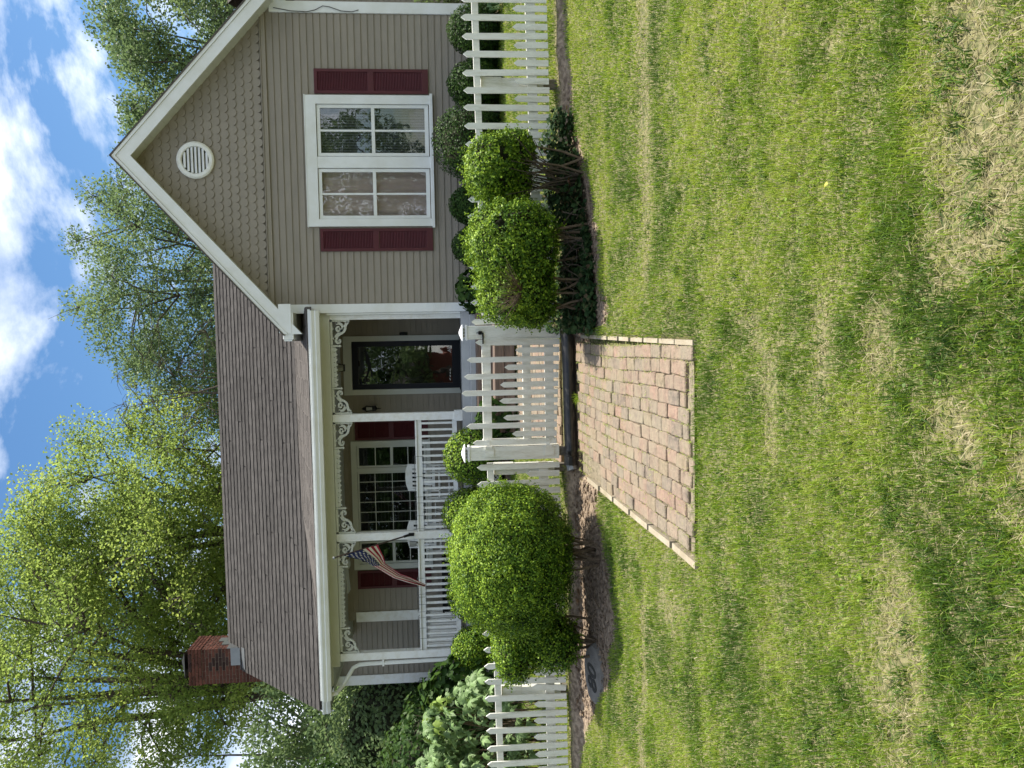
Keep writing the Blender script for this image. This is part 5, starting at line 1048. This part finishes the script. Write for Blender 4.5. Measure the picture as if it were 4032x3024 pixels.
Q = np.concatenate(Qs); Tt = np.concatenate(Ts); print('grass polys', len(Q)); gr = link('grass', fastmesh('grass', Q, len(Q), 4, 'grass', Tt)); tag(gr, 'patchy green lawn with straw coloured dry spots in front of and behind the fence', 'grass', kind='stuff')
n = 5200; y = 1.9+rng.random(n)*6.0; x = rng.uniform(-1, 1, n)*(y*.6+.5)-.06*y; k = allowed(x, y) & (xyn(x, y, 2.1, 55.) > .52) & (drybare(x, y) < .2); x, y = x[k], y[k]; n = len(x)
P = np.stack([x, y, zg(x, y)+rng.uniform(.018, .04, n)], -1); nn = rdirs(n)*.45+np.array([0, -.1, 1.]); nn /= np.linalg.norm(nn, axis=1, keepdims=True); q_ = rng.uniform(.010, .022, n)
o = link('clover', fastmesh('clover', quads(P, nn, q_, q_*.9), n, 4, 'grass', np.repeat(rng.uniform(.15, .5, n), 4))); tag(o, 'small round clover leaves scattered through the lawn', 'clover', kind='stuff')
# weeds in the path joints
n = 8200; x = rng.uniform(FX0-.05, FX1+.05, n); col_ = np.round((FX1-x)/.1035); y = rng.uniform(4.72, 7.95, n); fade = xyn(x, y, 2.5, 3.)
line = rng.random(n) < .75; x = np.where(line, FX1-col_*.1035+rng.normal(0, .006, n)-.012*np.sin(y*2.1), x); k = (fade > .44-.3*sstep(5.0, 4.75, y)-.25*sstep(-.25, -.1, x)) & (rng.random(n) < .35+.65*sstep(5.2, 7.4, y)+.5*sstep(5.0, 4.75, y)+.4*sstep(-.25, -.1, x)); x, y = x[k], y[k]; n = len(x)
z = np.interp(y, YK, ZK)+.009*x*sstep(2, 8, y)+.004
a = rng.uniform(0, 6.28, n); l = rng.uniform(.01, .03, n); p = np.stack([x, y, z], -1); e_ = p+np.stack([np.cos(a)*l, np.sin(a)*l, rng.uniform(.002, .014, n)], -1); S = np.stack([-np.sin(a)*.002, np.cos(a)*.002, np.zeros(n)], -1)
o = link('joint_weeds', fastmesh('joint_weeds', np.stack([p-S, p+S, e_+S*.3, e_-S*.3], 1), n, 4, 'grass', np.repeat(rng.choice([.45, .6, .8, .95], n), 4))); tag(o, 'sparse dry grass growing in the joints of the brick path', 'weeds', kind='stuff')
# tuft of grass beside the pipe
n = 90; x = rng.normal(-.68, .02, n); y = rng.normal(7.98, .02, n); q_, t_ = blades(n, x, y, rng.uniform(.05, .12, n), np.full(n, .005), np.abs(rng.normal(.7, .3, n)), rng.uniform(.3, .6, n))
o = link('grass_tuft', fastmesh('grass_tuft', q_+np.array([0, 0, .04]), len(q_), 4, 'grass', t_)); tag(o, 'single bright green grass tuft growing against the drain pipe', 'grass tuft')
# clods and pebbles of the bed
m = MB(); ico = bmesh.new(); bmesh.ops.create_icosphere(ico, subdivisions=1, radius=1); IV = [v.co.copy() for v in ico.verts]; IF = [[v.index for v in f.verts] for f in ico.faces]; ico.free(); cv = []; cf = []
k = 0
while k < 2600:
    x = rnd.uniform(-4.2, 2.4); y = rnd.uniform(6.4, 8.15)
    if -1.3 < x < 0 or float(bed(np.array(x), np.array(y))) < .5: 
        k += .05; continue
    s = rnd.choice((.006, .009, .012, .018, .028))*rnd.uniform(.7, 1.2)*(1.2 if x < -1 else .8); z = float(zg(x, y)); n0 = len(cv); cv += [(x+v.x*s*rnd.uniform(.8, 1.3), y+v.y*s*rnd.uniform(.7, 1.2), z+v.z*s*.6+s*.2) for v in IV]; cf += [tuple(i+n0 for i in f) for f in IF]; k += 1
o = link('soil_clods', mesh('soil_clods', cv, cf, 'soil_clod')); tag(o, 'crumbly brown soil clods in the bed along the fence', 'soil', kind='stuff')
n = 5200; x = rng.uniform(-4.2, 2.6, n); y = rng.uniform(6.6, 8.2, n); k = (bed(x, y) > .35) & ~((x > -1.42) & (x < -.08)); x, y = x[k], y[k]; n = len(x); nn = rdirs(n)*.5+np.array([0, 0, 1.]); nn /= np.linalg.norm(nn, axis=1, keepdims=True); q_ = rng.uniform(.012, .045, n)
o = link('leaf_litter', fastmesh('leaf_litter', quads(np.stack([x, y, zg(x, y)+rng.uniform(.008, .03, n)], -1), nn, q_, q_*rng.uniform(.25, .7, n)), n, 4, 'litter', np.repeat(rng.random(n), 4))); tag(o, 'dry brown leaf litter and chips on the soil along the fence', 'leaf litter', kind='stuff')
# fallen leaves
mat('dead_leaf', (.17, .085, .05), .8, .2, 12); mat('yellow_leaf', (.42, .40, .06), .6, .1, 12)
for i, (x, y, dz, sc, lb, mt) in enumerate(((.60, 3.02, .05, .22, 'bright yellow leaf lying in the grass near the right side', 'yellow_leaf'), (1.50, 7.52, .16, .7, 'curled brown dead leaf resting on the ivy under the leggy bush', 'dead_leaf'))):
    o = link('fallen_leaf', lobed(20+i, mt), None, (x, y, float(zg(x, y))+dz)); o.scale = (sc, sc*.8, sc); o.rotation_euler = (.7, .2, i*2.+1); tag(o, lb, 'leaf')
# ------------------------------------------------ across the street, behind the camera (seen mirrored in the glass)
road = MB().box(-60, 60, -12, -5, -.2, .06).build('road', 'asphalt'); tag(road, kind='structure')
hs = thing('neighbour_house', 'low brick house across the street mirrored in the windows', 'house', (-7, -24, 0)); MB().box(-14, -1, -28, -22, 0, 3.2).build('wall', 'far_red', hs); MB().prism([(-28.4, 3.2), (-21.6, 3.2), (-25, 5.6)], -14.4, -.6, 'x').build('roof', 'felt_shadow_band', hs)
for x in (-11.5, -4.5): MB().box(x, x+1.5, -22, -21.96, 1.2, 2.5).build('window', 'glass', hs)
up = thing('utility_pole', 'wooden utility pole across the street mirrored in the gable window', 'pole', (2.2, -6, 0)); MB().tube([(4.2, -13.5, -.2), (4.25, -13.5, 10)], [.16, .11], 8).build('pole', 'bark', up); MB().box(3.2, 5.2, -13.55, -13.42, 9.0, 9.12).build('crossarm', 'bark', up)
tree('street_tree', 'tree across the street left of the utility pole, mirrored in the glass', (-2, -19, 0), 11, (-2, -19, 6.5), (4, 3.5, 4), 12000, 'green_leaf', .22, limbs=8, seed=31)
tree('street_tree', 'tree across the street right of the utility pole, mirrored in the glass', (9, -20, 0), 11, (9, -20, 6.8), (4, 3.5, 4.4), 12000, 'green_leaf', .22, limbs=8, seed=32)
tree('street_tree', 'broad tree across the street mirrored in the porch windows', (-10, -17, 0), 10, (-10, -17, 5.6), (4.6, 3, 4.4), 16000, 'dark_leaf', .24, limbs=9, seed=33)
tree('street_tree', 'tree across the street farthest left, mirrored in the porch windows', (-17, -19, 0), 10, (-16, -19, 6.2), (4.4, 3, 4.6), 9000, 'dark_leaf', .26, limbs=8, seed=34)
tree('street_tree', 'dense tree across the street mirrored in the right porch window', (-6, -18, 0), 10, (-6.2, -18, 6.2), (3.4, 3, 4.4), 16000, 'dark_leaf', .24, limbs=9, seed=35)
